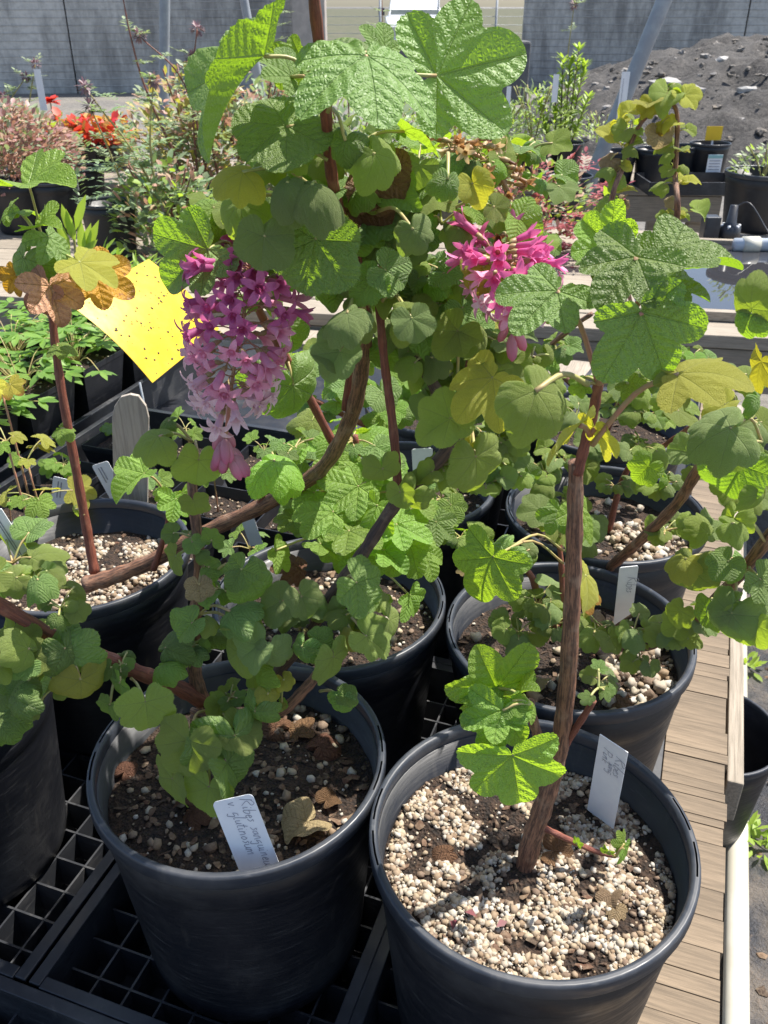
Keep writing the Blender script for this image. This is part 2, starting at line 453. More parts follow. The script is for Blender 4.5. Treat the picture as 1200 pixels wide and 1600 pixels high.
def petiole(root, a, b, r=.0011, mat='petiole', sag=.15):
    a=V(a);b=V(b); d=(b-a).length
    mid=a.lerp(b,.5)+V((0,0,sag*d))
    q=smooth_path([a,mid,b],4); mb=MB(); L=V(root.location)
    mb.tube([p-L for p in q],[r*1.25]+[r]*(len(q)-2)+[r*.9],6)
    return mb.obj('petiole',M[mat],root)
def stem(root, pts, r0, r1=None, mat='bark', name='branch', n=12, rough=.05, sub=7):
    q=smooth_path(pts,sub); L=V(root.location); r1=r0 if r1 is None else r1
    rad=[]
    for i in range(len(q)):
        f=i/(len(q)-1); rad.append((r0+(r1-r0)*f)*(1+.07*math.sin(i*1.7)+.05*(random.random()-.5)))
    mb=MB(); mb.tube([p-L for p in q],rad,n,rough=rough); mb.obj(name,M[mat],root); return q
def leafpx(root, bx,by,tx,ty,Y,dY,c,s,shape,mat,node=None,seed=None,pr=.0012,pm='petiole'):
    b=P(bx,by,Y); t=P(tx,ty,Y+dY)
    tocam=(CAM-b).normalized()
    if shape=='R0': shape=random.choice(('R0','R1','R2'))
    if shape[0]!='S': c*=.8
    nh=V((0,0,1))*(1-c)+tocam*c+V((1,0,0))*s
    nh=nh+V((random.uniform(-.28,.28),random.uniform(-.2,.2),random.uniform(-.1,.2)))
    k,sh=(.92,.0) if shape[0] in 'Ss' else (.70,.21)
    d=t-b; b=b+d*sh
    o=place_leaf(root,b,d,d.length*k,nh,shape,mat,seed)
    if node is not None:
        n3=P(*node) if len(node)==3 else P(node[0],node[1],Y)
        petiole(root,n3,b,pr,pm)
    return o
def sprig(root, node, n, size, mats, shapes=('r0','r1','r2'), spread=1.0, up=.5, pet=.8, pm='petiole', pr=.0009, face=0.):
    node=V(node); a0=random.random()*6.28
    n=int(n*1.35+.5)
    for i in range(n):
        a=a0+i*2.4+random.uniform(-.4,.4); e=random.uniform(-.25,.9)*up+.12
        d=V((math.cos(a),math.sin(a)-.25,e*1.3)).normalized()
        s=size*.64*random.uniform(.5,1.2); pl=1.6*s*pet*random.uniform(.5,1.2)*spread
        b=node+d*pl
        td=(V((d.x,d.y,d.z-.55))+V((random.uniform(-.35,.35),random.uniform(-.35,.35),random.uniform(-.3,.25)))).normalized()
        nh=V((random.uniform(-.35,.35),-.35-face+random.uniform(-.35,.35),.9))
        place_leaf(root,b,td,s,nh,random.choice(shapes),random.choice(mats))
        petiole(root,node,b,pr,pm,.1)

# ------------------------------------------------------------------ setting
def struct(name, mb, mat, parent=None):
    o=mb.obj(name,mat,parent); o['kind']='structure'; return o
def ground_mat():
    n=NT('ground_soil'); v=objc(n)
    a=n.tex('Noise',v,.7,6,.65); b=n.tex('Noise',v,14,6,.7); c=n.tex('Noise',v,70,3,.7)
    col=n.mix(n.rng(b.outputs[0],.35,.7),(.10,.095,.09),(.2,.19,.175)); col=n.mix(n.rng(a.outputs[0],.4,.65,0,.6),col,(.22,.2,.17))
    n.l(col,n.p.inputs['Base Color']); n.p.inputs['Roughness'].default_value=.95
    n.bump(n.math('ADD',b.outputs[0],n.math('MULTIPLY',c.outputs[0],.5)),.8,.02); return n.m
g=MB(); g.add([(-900,-60,0),(900,-60,0),(900,1500,0),(-900,1500,0)],[(0,1,2,3)],smooth=False)
struct('ground',g,ground_mat())
# black woven weed fabric beside the bench
def fabric_mat():
    n=NT('weed_fabric'); v=objc(n)
    w=n.tex('Checker',v,220); a=n.tex('Noise',v,5,6,.7); b=n.tex('Noise',v,45,5,.7)
    col=n.mix(n.rng(a.outputs[0],.42,.62),(.03,.031,.036),(.13,.11,.09)); col=n.mix(n.math('MULTIPLY',w.outputs['Fac'],.25),col,(.08,.08,.09))
    col=n.mix(n.rng(b.outputs[0],.58,.72,0,.8),col,(.17,.13,.10))
    n.l(col,n.p.inputs['Base Color']); n.put(n.p.inputs['Roughness'],n.rng(a.outputs[0],.4,.6,.35,.8))
    n.bump(n.math('ADD',a.outputs[0],b.outputs[0]),.9,.02); return n.m
fb=MB(); NG=40; vs=[];fs=[]
for i in range(NG+1):
    for j in range(NG+1):
        u=-.4+3.2*i/NG; v=-1.6+3.0*j/NG; p=B(u,v)
        vs.append((p.x,p.y,.006+.014*(noise.noise(V((p.x*4,p.y*4,1)))+.6)))
for i in range(NG):
    for j in range(NG): a=i*(NG+1)+j; fs.append((a,a+1,a+NG+2,a+NG+1))
fb.add(vs,fs); struct('weed_fabric_path',fb,fabric_mat())

def concrete_mat():
    n=NT('board_formed_concrete'); v=objc(n)
    st=n.tex('Noise',n.mapv(v,(1.2,1,.3)),.9,6,.75); sp_=n.tex('Noise',n.mapv(v,(.5,1,9)),2.2,4,.6); f=n.tex('Noise',v,9,5,.65)
    sep=n.n('SeparateXYZ'); n.l(v,sep.inputs[0])
    fr=n.math('FRACT',n.math('MULTIPLY',sep.outputs[2],7.5)); ln=n.rng(n.math('ABSOLUTE',n.math('SUBTRACT',fr,.5)),.40,.5)
    brk=n.tex('Noise',n.mapv(v,(.6,1,2.2)),1.4,5,.7)
    col=n.mix(n.rng(st.outputs[0],.36,.62),(.22,.215,.205),(.56,.545,.51)); col=n.mix(n.rng(f.outputs[0],.4,.7,0,.4),col,(.22,.215,.205))
    col=n.mix(n.math('MULTIPLY',ln,n.rng(brk.outputs[0],.42,.62)),col,(.5,.49,.46))
    col=n.mix(n.math('MULTIPLY',n.rng(sp_.outputs[0],.55,.7),.35),col,(.42,.41,.38))
    n.l(col,n.p.inputs['Base Color']); n.p.inputs['Roughness'].default_value=.9
    n.bump(n.math('ADD',ln,f.outputs[0]),.6,.03); return n.m
M['concrete']=concrete_mat()
def wall(name, x0, y0, x1, y1, h, label, th=.4):
    o=empty(name,((x0+x1)/2,(y0+y1)/2,0),label,'wall')
    d=V((x1-x0,y1-y0,0)); L=d.length; d.normalize(); nrm=V((-d.y,d.x,0))
    mb=MB(); nseg=max(2,int(L/4.2)); 
    for i in range(nseg):
        c=d*(-L/2+L*(i+.5)/nseg)
        m=MB(); m.box(c+V((0,0,h/2)),L/nseg/2-.012,th/2,h/2,(d,nrm,V((0,0,1)))); m.obj('wall_panel',M['concrete'],o,bevel=.02)
    m=MB(); m.box(V((0,0,h+.07)),L/2+.06,th/2+.08,.07,(d,nrm,V((0,0,1)))); m.obj('coping',M['concrete'],o,bevel=.02)
wall('retaining_wall',-15,18.5,-1.75,20.2,3.6,'tall stained board marked concrete wall behind the flowering nursery plants')
wall('retaining_wall',2.9,21.0,16,18.6,3.6,'tall board marked concrete wall above the dark dirt mound')
# concrete pier at the gap
pr_=empty('gate_pier',(-1.45,19.6,0),'pale pinkish concrete pier at the edge of the gap between walls','pier')
m=MB(); m.box((0,0,1.8),.32,.3,1.8); m.obj('pier_shaft',simple('pale_concrete',(.42,.37,.33),(.33,.3,.27),6,.9,.3,.01),pr_,bevel=.03)
m=MB(); m.box((0,0,.06),.42,.4,.058); m.obj('pier_foot',M['concrete'],pr_,bevel=.02)
# grass field beyond the gap
fm=simple('dry_grass_field',(.055,.065,.03),(.10,.09,.055),.9,.95,.6,.1)
g=MB(); g.add([(-300,44,.03),(300,44,.03),(300,600,.03),(-300,600,.03)],[(0,1,2,3)],smooth=False); struct('field',g,fm)
# mound of dark dirt
def mound():
    cx,cy=6.2,13.2; vs=[];fs=[]; nx,ny=110,80
    for j in range(ny+1):
        for i in range(nx+1):
            x=-4.6+9.2*i/nx; y=-4.2+8.4*j/ny
            d=(x/4.6)**2+(y/4.2)**2; h=1.18*max(0,1-d)**.8
            h*=1+.12*noise.noise(V((x*.8,y*.8,0)))
            h+=(.14*noise.noise(V((x*2.2,y*2.2,3)))+.07*noise.noise(V((x*6,y*6,5)))+.03*noise.noise(V((x*15,y*15,8))))*min(1,max(0,1.05-d)*3)
            vs.append((cx+x,cy+y,h-.03 if d>1 else h))
    for j in range(ny):
        for i in range(nx): a=j*(nx+1)+i; fs.append((a,a+1,a+nx+2,a+nx+1))
    n=NT('dark_dirt'); v=objc(n); a=n.tex('Noise',v,2.4,7,.7); b=n.tex('Noise',v,18,6,.75)
    col=n.mix(n.rng(b.outputs[0],.35,.7),(.045,.043,.042),(.11,.102,.096)); col=n.mix(n.rng(a.outputs[0],.45,.65,0,.7),col,(.14,.13,.12))
    n.l(col,n.p.inputs['Base Color']); n.p.inputs['Roughness'].default_value=.95; n.bump(b.outputs[0],1,.05)
    mb=MB(); mb.add(vs,fs); struct('dirt_mound',mb,n.m)
    # stones lying on it, in one rubble scatter, the few large ones singly
    ico_v,ico_f=ICO1
    rv=[];rf=[];k=0
    for i in range(900):
        x=random.uniform(-4.2,3); y=random.uniform(-4,2.5)
        d=(x/4.6)**2+(y/4.2)**2
        if d>.98: continue
        z=1.18*max(0,1-d)**.8; s=random.choice((.012,.018,.026,.045))*random.uniform(.7,1.3)
        rv.append(ico_v*np.array([s*random.uniform(.8,1.6),s,s*.7])*(1+.25*rng.standard_normal((len(ico_v),1)))+np.array([cx+x,cy+y,z+.02])); rf.append(ico_f+k*len(ico_v)); k+=1
    o=link('mound_rubble',np_mesh('mound_rubble',np.concatenate(rv),np.concatenate(rf),M['rubble'],False)); tagp(o,'grey rubble stones scattered over the dark dirt mound','rubble',None,'stuff')
    for (px,py,s) in ((1040,132,.17),(1085,140,.1),(995,72,.13),(935,97,.11),(1130,95,.11),(1170,140,.1),(960,60,.09),(1005,98,.10)):
        d_=ray(px,py+3); t_=6.0
        while t_<20:
            b=CAM+d_*t_; dd=((b.x-cx)/4.6)**2+((b.y-cy)/4.2)**2
            if b.z<=1.18*max(0,1-dd)**.8: break
            t_+=.04
        vv=ico_v*np.array([s*1.3,s,s*.6])*(1+.16*rng.standard_normal((len(ico_v),1)))
        o=link('rock',np_mesh('rock',vv,ico_f,M['palerock'],False),None,b)
        tagp(o,'pale angular rock lying on the dark dirt mound','rock','pale rocks on the dirt mound')
def ico(sub):
    import bmesh
    bm=bmesh.new(); bmesh.ops.create_icosphere(bm,subdivisions=sub,radius=1); bm.verts.ensure_lookup_table()
    v=np.array([x.co[:] for x in bm.verts]); f=np.array([[q.index for q in p.verts] for p in bm.faces]); bm.free(); return v,f
ICO0=ico(1); ICO1=ico(2)
M['palerock']=simple('pale_rock',(.40,.39,.37),(.28,.27,.26),9,.9,.6,.02)
mound()

# ------------------------------------------------------------------ far truck and poles
def truck():
    t=empty('pickup_truck',(1.0,33.5,-.08),'white pickup truck parked in the gap between the concrete walls','truck')
    wp=simple('white_car_paint',(.8,.81,.82),(.76,.77,.79),3,.25,0); gl=simple('windscreen_glass',(.05,.07,.07),(.09,.11,.11),2,.35,0,spec=.2); dk=simple('dark_trim',(.03,.03,.035),(.05,.05,.055),5,.4,0); ch=simple('grille_chrome',(.55,.56,.58),(.4,.41,.43),6,.2,0)
    def loft(secs,name,mat,bev=.03):
        mb=MB(); vs=[]; 
        for (y,x,z0,z1,tx) in secs: vs+=[(-x,y,z0),(x,y,z0),(x*tx,y,z1),(-x*tx,y,z1)]
        fs=[]
        for i in range(len(secs)-1):
            o=i*4
            for k in range(4): fs.append((o+k,o+(k+1)%4,o+4+(k+1)%4,o+4+k))
        fs+=[(3,2,1,0),tuple(range(len(vs)-4,len(vs)))]
        mb.add(vs,fs,smooth=False); return mb.obj(name,mat,t,bevel=bev)
    loft([(-2.6,.93,.55,1.12,.94),(-2.45,.98,.5,1.2,.94),(-.95,1.0,.5,1.32,.95),(2.9,1.0,.5,1.3,.96)],'body',wp,.05)
    loft([(-.95,.86,1.3,1.34,.98),(-.25,.88,1.3,1.98,.84),(1.1,.88,1.3,2.0,.84),(1.5,.88,1.28,1.4,.9)],'cab',wp,.05)
    mb=MB(); mb.add([(-.80,-.93,1.36),(.80,-.93,1.36),(.68,-.31,1.92),(-.68,-.31,1.92)],[(0,1,2,3)],smooth=False); mb.obj('windscreen',gl,t)
    mb=MB(); mb.box((0,-2.62,.92),.55,.03,.17); mb.obj('grille',ch,t,bevel=.02)
    for k in range(3):
        mb=MB(); mb.box((0,-2.655,.81+.11*k),.5,.012,.035); mb.obj('grille_slot',dk,t)
    mb=MB(); mb.box((0,-2.68,.60),.98,.1,.1); mb.obj('bumper',ch,t,bevel=.03)
    for s in (-1,1):
        mb=MB(); mb.box((s*.74,-2.62,.93),.15,.04,.13); mb.obj('headlight',simple('lamp_glass',(.6,.6,.55),(.5,.5,.48),5,.1,0),t,bevel=.03)
        mb=MB(); mb.box((s*1.08,-.75,1.45),.1,.05,.11); mb.obj('mirror',dk,t,bevel=.02)
        for y in (-1.75,1.8):
            mb=MB(); mb.tube([(s*.78,y,.38),(s*1.0,y,.38)],.38,24); w=mb.obj('wheel',simple('tyre',(.02,.02,.02),(.03,.03,.03),9,.8,0),t)
            mb=MB(); mb.tube([(s*.99,y,.38),(s*1.012,y,.38)],.2,16); mb.obj('wheel_hub',ch,w)
truck()
fe=empty('wire_fence',(1.4,26,0),'thin grey wire fence across the gap before the white truck','fence')
for k in range(7):
    m=MB(); m.tube([V((-4.5+1.5*k,0,0)),V((-4.5+1.5*k,0,1.75))],.03,8); m.obj('fence_post',M['galv'],fe)
for k in range(9):
    m=MB(); m.tube([V((-4.5,-.035,.15+.19*k)),V((4.5,-.035,.15+.19*k))],.006,5); m.obj('fence_wire',M['galv'],fe)
blk=empty('concrete_block',(1.2,17.5,0),'dark grey concrete barrier block below the white truck','block')
m=MB(); m.box((0,0,.5),1.35,.3,.499); m.obj('block_body',simple('dark_concrete',(.10,.10,.105),(.15,.15,.15),5,.9,.4,.02),blk,bevel=.04)
m=MB(); m.tube([(-.12,0,.98),(-.1,0,1.06),(.1,0,1.06),(.12,0,.98)],.012,6); m.obj('lifting_loop',M['galv'],blk)
for (pts,r,lab) in (
    ([P(256,132,5.2),P(258,-40,5.2)],.027,'straight blue grey steel hoop post in front of the stained wall'),
    ([P(395,75,6.2),P(374,-40,6.2)],.027,'thin leaning steel hoop post near the pale pier'),
    ([P(958,195,4.3),P(1052,-35,4.3)],.033,'slanting grey steel brace pole crossing the dirt mound')):
    a,b=pts; d=(b-a); foot=a-d*(a.z/d.z) if abs(d.z)>.01 else a; top=b+d*2.2
    foot.z=0
    o=empty('hoop_post',foot,lab,'post','greenhouse frame poles')
    mb=MB(); mb.tube([V((0,0,0)),(a-foot),(b-foot),(top-foot)],r,20); mb.obj('pole',M['galv'],o)
    mb=MB(); mb.tube([V((0,0,.0)),(a-foot)*.12],r*1.25,20); mb.obj('ground_sleeve',M['galv'],o)

# ------------------------------------------------------------------ pots
def pot(loc, rad=.13, h=.24, soil=.045, label='', group='black nursery pots', perl=0, psize=(.0013,.0034), chips=0, patch=None, n=72, tilt=(0,0), empty_=False, mounded=.006, name='nursery_pot', mat='pot'):
    o=empty(name,loc,label,'pot',group)
    o.rotation_euler=(tilt[0],tilt[1],random.random()*.001)
    rb=rad*.80; w=.0028*rad/.13; k=rad/.13
    def rz(z): return rb+(rad*.965-rb)*(z/h)
    mb=MB()
    out=[(.0,.004),(rb*.7,.004),(rb*.72,0),(rb*.93,0),(rb,.006)]
    for z in (.02,.06,.1,.14,.18): 
        zz=z*h/.24; out.append((rz(zz),zz))
    b0=h-.052*h/.24
    out+=[(rz(b0)-.0002,b0),(rz(b0)+.0016*k,b0+.004),(rz(h-.014)+.0016*k,h-.014)]
    inn=[(rz(h-.014)-w,h-.012),(rz(h*.55)-w,h*.55),(rb-w,.008),(.0,.008)]
    mb.lathe((0,0,0),out+inn,n); mb.obj('pot_wall',M[mat],o)
    mb=MB(); R1=rad; 
    mb.lathe((0,0,0),[(rz(h)-w,h-.013),(rz(h)-w-.0004,h-.003),(rz(h)-w+.001,h-.0008),(rz(h)-w+.0025,h),(rz(h)-w+.0032,h),(R1-.0026,h),(R1-.002,h),(R1-.0006,h-.0008),(R1,h-.003),(R1,h-.0135*k),(R1-.0012,h-.0145*k),(rz(h-.014)+.0018*k,h-.0147*k)],n)
    slot=set(range(0,4))|set(range(n-4,n))|set(range(n//2-4,n//2+4))
    keep=[i for i in range(len(mb.f)) if not (i//n==4 and (i%n) in slot and (i%4)!=3)]; mb.f=[mb.f[i] for i in keep]; mb.sm=[mb.sm[i] for i in keep]
    mb.obj('rim',M['sunlit_rim'],o)
    if empty_: return o
    zs=h-soil; rs=rz(zs)-w-.0004
    nr,na=26,64; vs=[(0,0,zs+mounded)]; fs=[]
    sd=random.random()*50
    def sh(x,y):
        d=math.hypot(x,y)/rs
        return zs+mounded*(1-d*d)+k*(.004*noise.noise(V((x*45,y*45,sd)))+.0022*noise.noise(V((x*140,y*140,sd)))+.006*noise.noise(V((x*14,y*14,sd+9))))
    for i in range(1,nr+1):
        for j in range(na):
            a=6.28318*j/na; r=rs*i/nr; x,y=r*math.cos(a),r*math.sin(a); vs.append((x,y,sh(x,y)))
    for j in range(na): fs.append((0,1+j,1+(j+1)%na))
    for i in range(nr-1):
        for j in range(na): a=1+i*na; fs.append((a+j,a+na+j,a+na+(j+1)%na,a+(j+1)%na))
    mb=MB(); mb.add(vs,fs); mb.obj('soil',M['soil'],o)
    if perl:
        iv,if_=ICO1 if 300<perl<1500 else ICO0
        V_=[];F_=[];c=0; tries=0
        while c<perl and tries<perl*6:
            tries+=1
            a=random.random()*6.283; r=rs*.985*math.sqrt(random.random()); x,y=r*math.cos(a),r*math.sin(a)
            if patch is not None and random.random()>patch(x/rs,y/rs): continue
            q=random.random(); s=psize[0]+(psize[1]-psize[0])*q**2.0
            if r+s>rs: continue
            sc=np.array([s*random.uniform(.8,1.35),s*random.uniform(.8,1.2),s*random.uniform(.7,1.1)])
            an=random.random()*6.28; ca,sa=math.cos(an),math.sin(an)
            vv=iv*(1+.2*rng.standard_normal((len(iv),1)))*sc; vv=vv@np.array([[ca,sa,0],[-sa,ca,0],[0,0,1]])
            V_.append(vv+np.array([x,y,sh(x,y)+s*random.uniform(.1,.75)])); F_.append(if_+c*len(iv)); c+=1
        p=link('perlite',np_mesh('perlite',np.concatenate(V_),np.concatenate(F_),M['perlite'],True),o); p['kind']='stuff'
    if chips:
        V_=[];F_=[]; bv,bf=ICO0
        for c in range(chips):
            a=random.random()*6.283; r=rs*.95*math.sqrt(random.random()); x,y=r*math.cos(a),r*math.sin(a)
            sc=np.array([random.uniform(.002,.009)*random.uniform(.5,1),random.uniform(.0012,.0045),random.uniform(.0005,.0016)])*k
            rot=np.array(Matrix.Rotation(random.random()*6.28,3,'Z')@Matrix.Rotation(random.uniform(-.5,.5),3,'X')@Matrix.Rotation(random.uniform(-.4,.4),3,'Y'))
            vv=(bv*(1+.25*rng.standard_normal((12,3)))*sc)@rot.T; V_.append(vv+np.array([x,y,sh(x,y)+.0012])); F_.append(bf+12*c)
        p=link('bark_chips',np_mesh('bark_chips',np.concatenate(V_),np.concatenate(F_),M['chips'],False),o); p['kind']='stuff'
    return o
BT=.72      # top of the web trays, where pots stand
RIM=BT+.24
def npatch(th,sc,seed,bias=None):
    def f(x,y):
        v=noise.noise(V((x*sc,y*sc,seed)))*.5+.5
        b=bias(x,y) if bias else 0
        return 1. if v+b>th else .06
    return f
POT={}
def bp(key,u,v,**kw):
    POT[key]=B(u,v,BT); return pot(POT[key],**kw)
bp('A',.491,-.049,label='black pot of pale perlite with one thick bare brown stem',perl=7600,chips=160,patch=npatch(.47,3.4,3.1,lambda x,y:-.12 if (abs(x)<.3 and y>.1) else .05),psize=(.0007,.0034))
bp('B',.489,-.309,label='black pot of dark soil with white tag reading Ribes sanguineum',perl=300,chips=320,psize=(.0008,.0054))
bp('C',.468,-.655,label='black pot of dark soil beside the tray edge, shaded by woolly leaves',perl=120,chips=90,psize=(.0015,.006))
bp('D',.764,-.063,label='black pot with grey perlite along one side and woolly shoots, beside the timber edge',perl=420,chips=120,psize=(.0016,.0068),patch=lambda x,y:1 if x>.25 and y<.35 else .06)
bp('E',.735,-.325,label='black pot under bright green lobed leaves with a rusty leaf standing in it',perl=420,chips=90,psize=(.0012,.004))
bp('F',.722,-.645,label='black pot of pale perlite with a thick branch lying over its rim',perl=2800,chips=60,patch=npatch(.48,3,8.2),psize=(.001,.0042))
bp('G',1.035,-.059,label='black pot of dark soil and perlite beneath a peeling brown branch',perl=380,chips=80,psize=(.0016,.006),patch=lambda x,y:1 if x>.1 and y<.2 else .1)
bp('H',1.33,-.095,label='black pot with shaded rim in front of the wet bench',perl=60,chips=40)
bp('I',1.02,-.335,label='black pot hidden under foliage with a plain white tag',perl=120,chips=40)
bp('J',1.31,-.36,label='black pot in deep shade behind the crowded branches',perl=60,chips=30)
_p=PZ(1115,1135,.287); pot(V((_p.x,_p.y,.047)),label='empty black pot standing beside the white pipe',empty_=True,group='pots on the ground')

# ------------------------------------------------------------------ bench, trays, pipe
ZB=V((0,0,1)); BAX=(UD,VD,ZB)
bench=empty('potting_bench',B(.8,.1,0),'long weathered timber bench carrying the black web trays','bench')
BL=V(bench.location)
def bpart(name,u0,u1,v0,v1,z0,z1,mat,parent=bench,L=BL,bevel=.0015):
    mb=MB(); c=B((u0+u1)/2,(v0+v1)/2,(z0+z1)/2)
    mb.box((0,0,0),(u1-u0)/2,(v1-v0)/2,(z1-z0)/2)
    o=mb.obj(name,M[mat],parent,c-L,bevel); o.rotation_euler=(0,0,math.atan2(UD.y,UD.x)-0)
    return o
# note: local x = u (along), local y = left of u  (mirrored v is harmless for boxes)
u=-.2
random.seed(11)
while u<2.2:
    d=random.choice((.014,.024,.042,.06,.035,.02))*random.uniform(.8,1.2); e=random.uniform(-.0015,.0025)
    bpart('board',u,u+d-random.choice((.0003,.0005,.0009,.0018)),.064,.137+e,BT-.036,BT-.0018+random.uniform(-.0006,.0006),'wood_cross',bevel=.0004); u+=d
bpart('side_rail',.86,1.24,.1405,.160,BT-.075,BT-.010,'wood_grey',bevel=.002)
bpart('side_rail',1.30,2.1,.1405,.160,BT-.075,BT-.010,'wood_grey',bevel=.002)
bpart('edge_beam',-.2,2.2,.085,.125,BT-.13,BT-.038,'wood_grey')
bpart('edge_beam',-.2,2.6,-1.66,-1.62,BT-.13,BT-.066,'wood_grey')
for k in range(7): bpart('slat',-.15+.4*k,-.02+.4*k,-1.6,.06,BT-.066,BT-.048,'wood_grey')
bpart('added_dark_sheet',-.2,2.2,-1.6,.062,BT-.0475,BT-.0462,'pot',bevel=0)  # black sheet added over the slats, stands in for darkness below the trays
for uu in (-.1,1.1,2.1):
    for vv in (.105,-1.58): bpart('leg',uu-.035,uu+.035,vv-.03,vv+.03,.015,BT-.131,'wood_grey',bevel=.003)

def web_tray(u0,v0,u1,v1,label,nu,nv,inner=True,zt=BT,rim=.028):
    c=B((u0+u1)/2,(v0+v1)/2,0); o=empty('web_tray',c,label,'tray','black plastic web trays on the bench')
    def bx(mb,ua,ub,va,vb,za,zb): mb.box(B((ua+ub)/2,(va+vb)/2,(za+zb)/2)-V((c.x,c.y,0)),(ub-ua)/2,(vb-va)/2,(zb-za)/2,BAX)
    t=.0018; z0=zt-.045; o.location.z=z0
    for (name,a) in (('side_wall',(u0,u1,v0,v0+t*2)),('side_wall',(u0,u1,v1-t*2,v1)),('end_wall',(u0,u0+t*2,v0+t*2,v1-t*2)),('end_wall',(u1-t*2,u1,v0+t*2,v1-t*2))):
        mb=MB(); bx(mb,*a,z0,zt+rim); w=mb.obj(name,M['tray'],o,(0,0,-z0),.0008)
    for (a) in ((u0-.006,u1+.006,v0-.008,v0+.004),(u0-.006,u1+.006,v1-.004,v1+.008),(u0-.008,u0+.004,v0+.0045,v1-.0045),(u1-.004,u1+.008,v0+.0045,v1-.0045)):
        mb=MB(); bx(mb,*a,zt+rim,zt+rim+.004); mb.obj('flange',M['tray'],o,(0,0,-z0),.001)
    if inner:
        for i in range(1,nu):
            uu=u0+(u1-u0)*i/nu; mb=MB(); bx(mb,uu-t*.6,uu+t*.6,v0+t*2,v1-t*2,z0+.001,zt-.0006); mb.obj('cross_rib',M['tray'],o,(0,0,-z0))
        for i in range(1,nv):
            vv=v0+(v1-v0)*i/nv; mb=MB(); bx(mb,u0+t*2,u1-t*2,vv-t*.6,vv+t*.6,z0,zt-.0014); mb.obj('long_rib',M['tray'],o,(0,0,-z0))
    return o
random.seed(3)
web_tray(.352,-.462,.898,-.186,'black web tray under the pot with the written Ribes tag',16,8)
web_tray(.352,-.170,.898,.052,'black web tray beside the timber edge under the perlite filled pot',16,7)
web_tray(.352,-.775,.898,-.482,'black web tray under the shaded pot and branch draped pot',16,8)
web_tray(-.22,-.62,.335,-.34,'empty black web tray corner in front of the potted currants',16,8)
web_tray(.915,-.462,1.46,-.186,'black web tray in shade under the far pots',10,5)
web_tray(.915,-.170,1.46,.052,'black web tray beside the timber edge under the far pots',10,5)

pp=empty('water_pipe',B(1.2,.279,.006),'straight cream PVC pipe lying on the ground beside the bench','pipe')
mb=MB(); mb.tube([UD*(-1.3)+V((0,0,.022)),UD*1.6+V((0,0,.022))],.022,28); mb.obj('pipe_run',M['pvc'],pp)
mb=MB(); mb.tube([UD*(.9)+V((0,0,.022)),UD*.98+V((0,0,.022))],.027,28); mb.obj('coupling',M['pvc'],pp)

# ------------------------------------------------------------------ plant tags
GLYPH={'R':(.62,[[(0,0),(.05,.9)],[(0,.8),(.35,.95),(.5,.72),(.1,.48),(.5,0)]]),'i':(.26,[[(.05,.4),(.08,0),(.2,.05)],[(.08,.6),(.1,.63)]]),'b':(.42,[[(.08,.95),(.05,0),(.3,.05),(.32,.35),(.07,.35)]]),'e':(.36,[[(.05,.2),(.28,.28),(.18,.45),(.04,.2),(.14,0),(.32,.08)]]),'s':(.34,[[(.28,.42),(.1,.38),(.25,.16),(.04,0)]]),
'a':(.42,[[(.3,.4),(.08,.35),(.06,.05),(.28,.1),(.32,.42)],[(.3,.3),(.4,.02)]]),'n':(.42,[[(.05,.42),(.06,0)],[(.06,.3),(.22,.43),(.28,.2),(.34,.0)]]),'g':(.42,[[(.3,.4),(.08,.35),(.06,.05),(.3,.15),(.3,-.4),(.08,-.3)]]),'u':(.42,[[(.05,.42),(.08,.03),(.28,.08),(.3,.42)],[(.3,.2),(.4,0)]]),'m':(.58,[[(.05,.42),(.06,0)],[(.06,.3),(.2,.42),(.25,0)],[(.25,.3),(.4,.42),(.48,0)]]),
'l':(.24,[[(.08,.95),(.06,.1),(.2,.03)]]),'t':(.32,[[(.14,.8),(.1,.08),(.26,.03)],[(0,.5),(.28,.54)]]),'o':(.4,[[(.2,.42),(.04,.2),(.18,0),(.34,.2),(.2,.42)]]),'p':(.42,[[(.05,.42),(.04,-.4)],[(.05,.35),(.3,.38),(.28,.08),(.05,.05)]]),'P':(.5,[[(0,0),(.05,.9)],[(0,.85),(.4,.85),(.4,.5),(.05,.45)]]),'k':(.4,[[(.05,.95),(.05,0)],[(.3,.4),(.07,.2),(.33,0)]]),'T':(.5,[[(.2,.9),(.2,0)],[(0,.9),(.45,.92)]]),'r':(.3,[[(.05,.42),(.06,0)],[(.06,.28),(.25,.42)]]),'f':(.3,[[(.28,.9),(.12,.8),(.1,-.2)],[(0,.45),(.26,.47)]]),'.':(.15,[[(.05,.0),(.07,.02)]]),'v':(.36,[[(.04,.42),(.15,0),(.3,.42)]])}
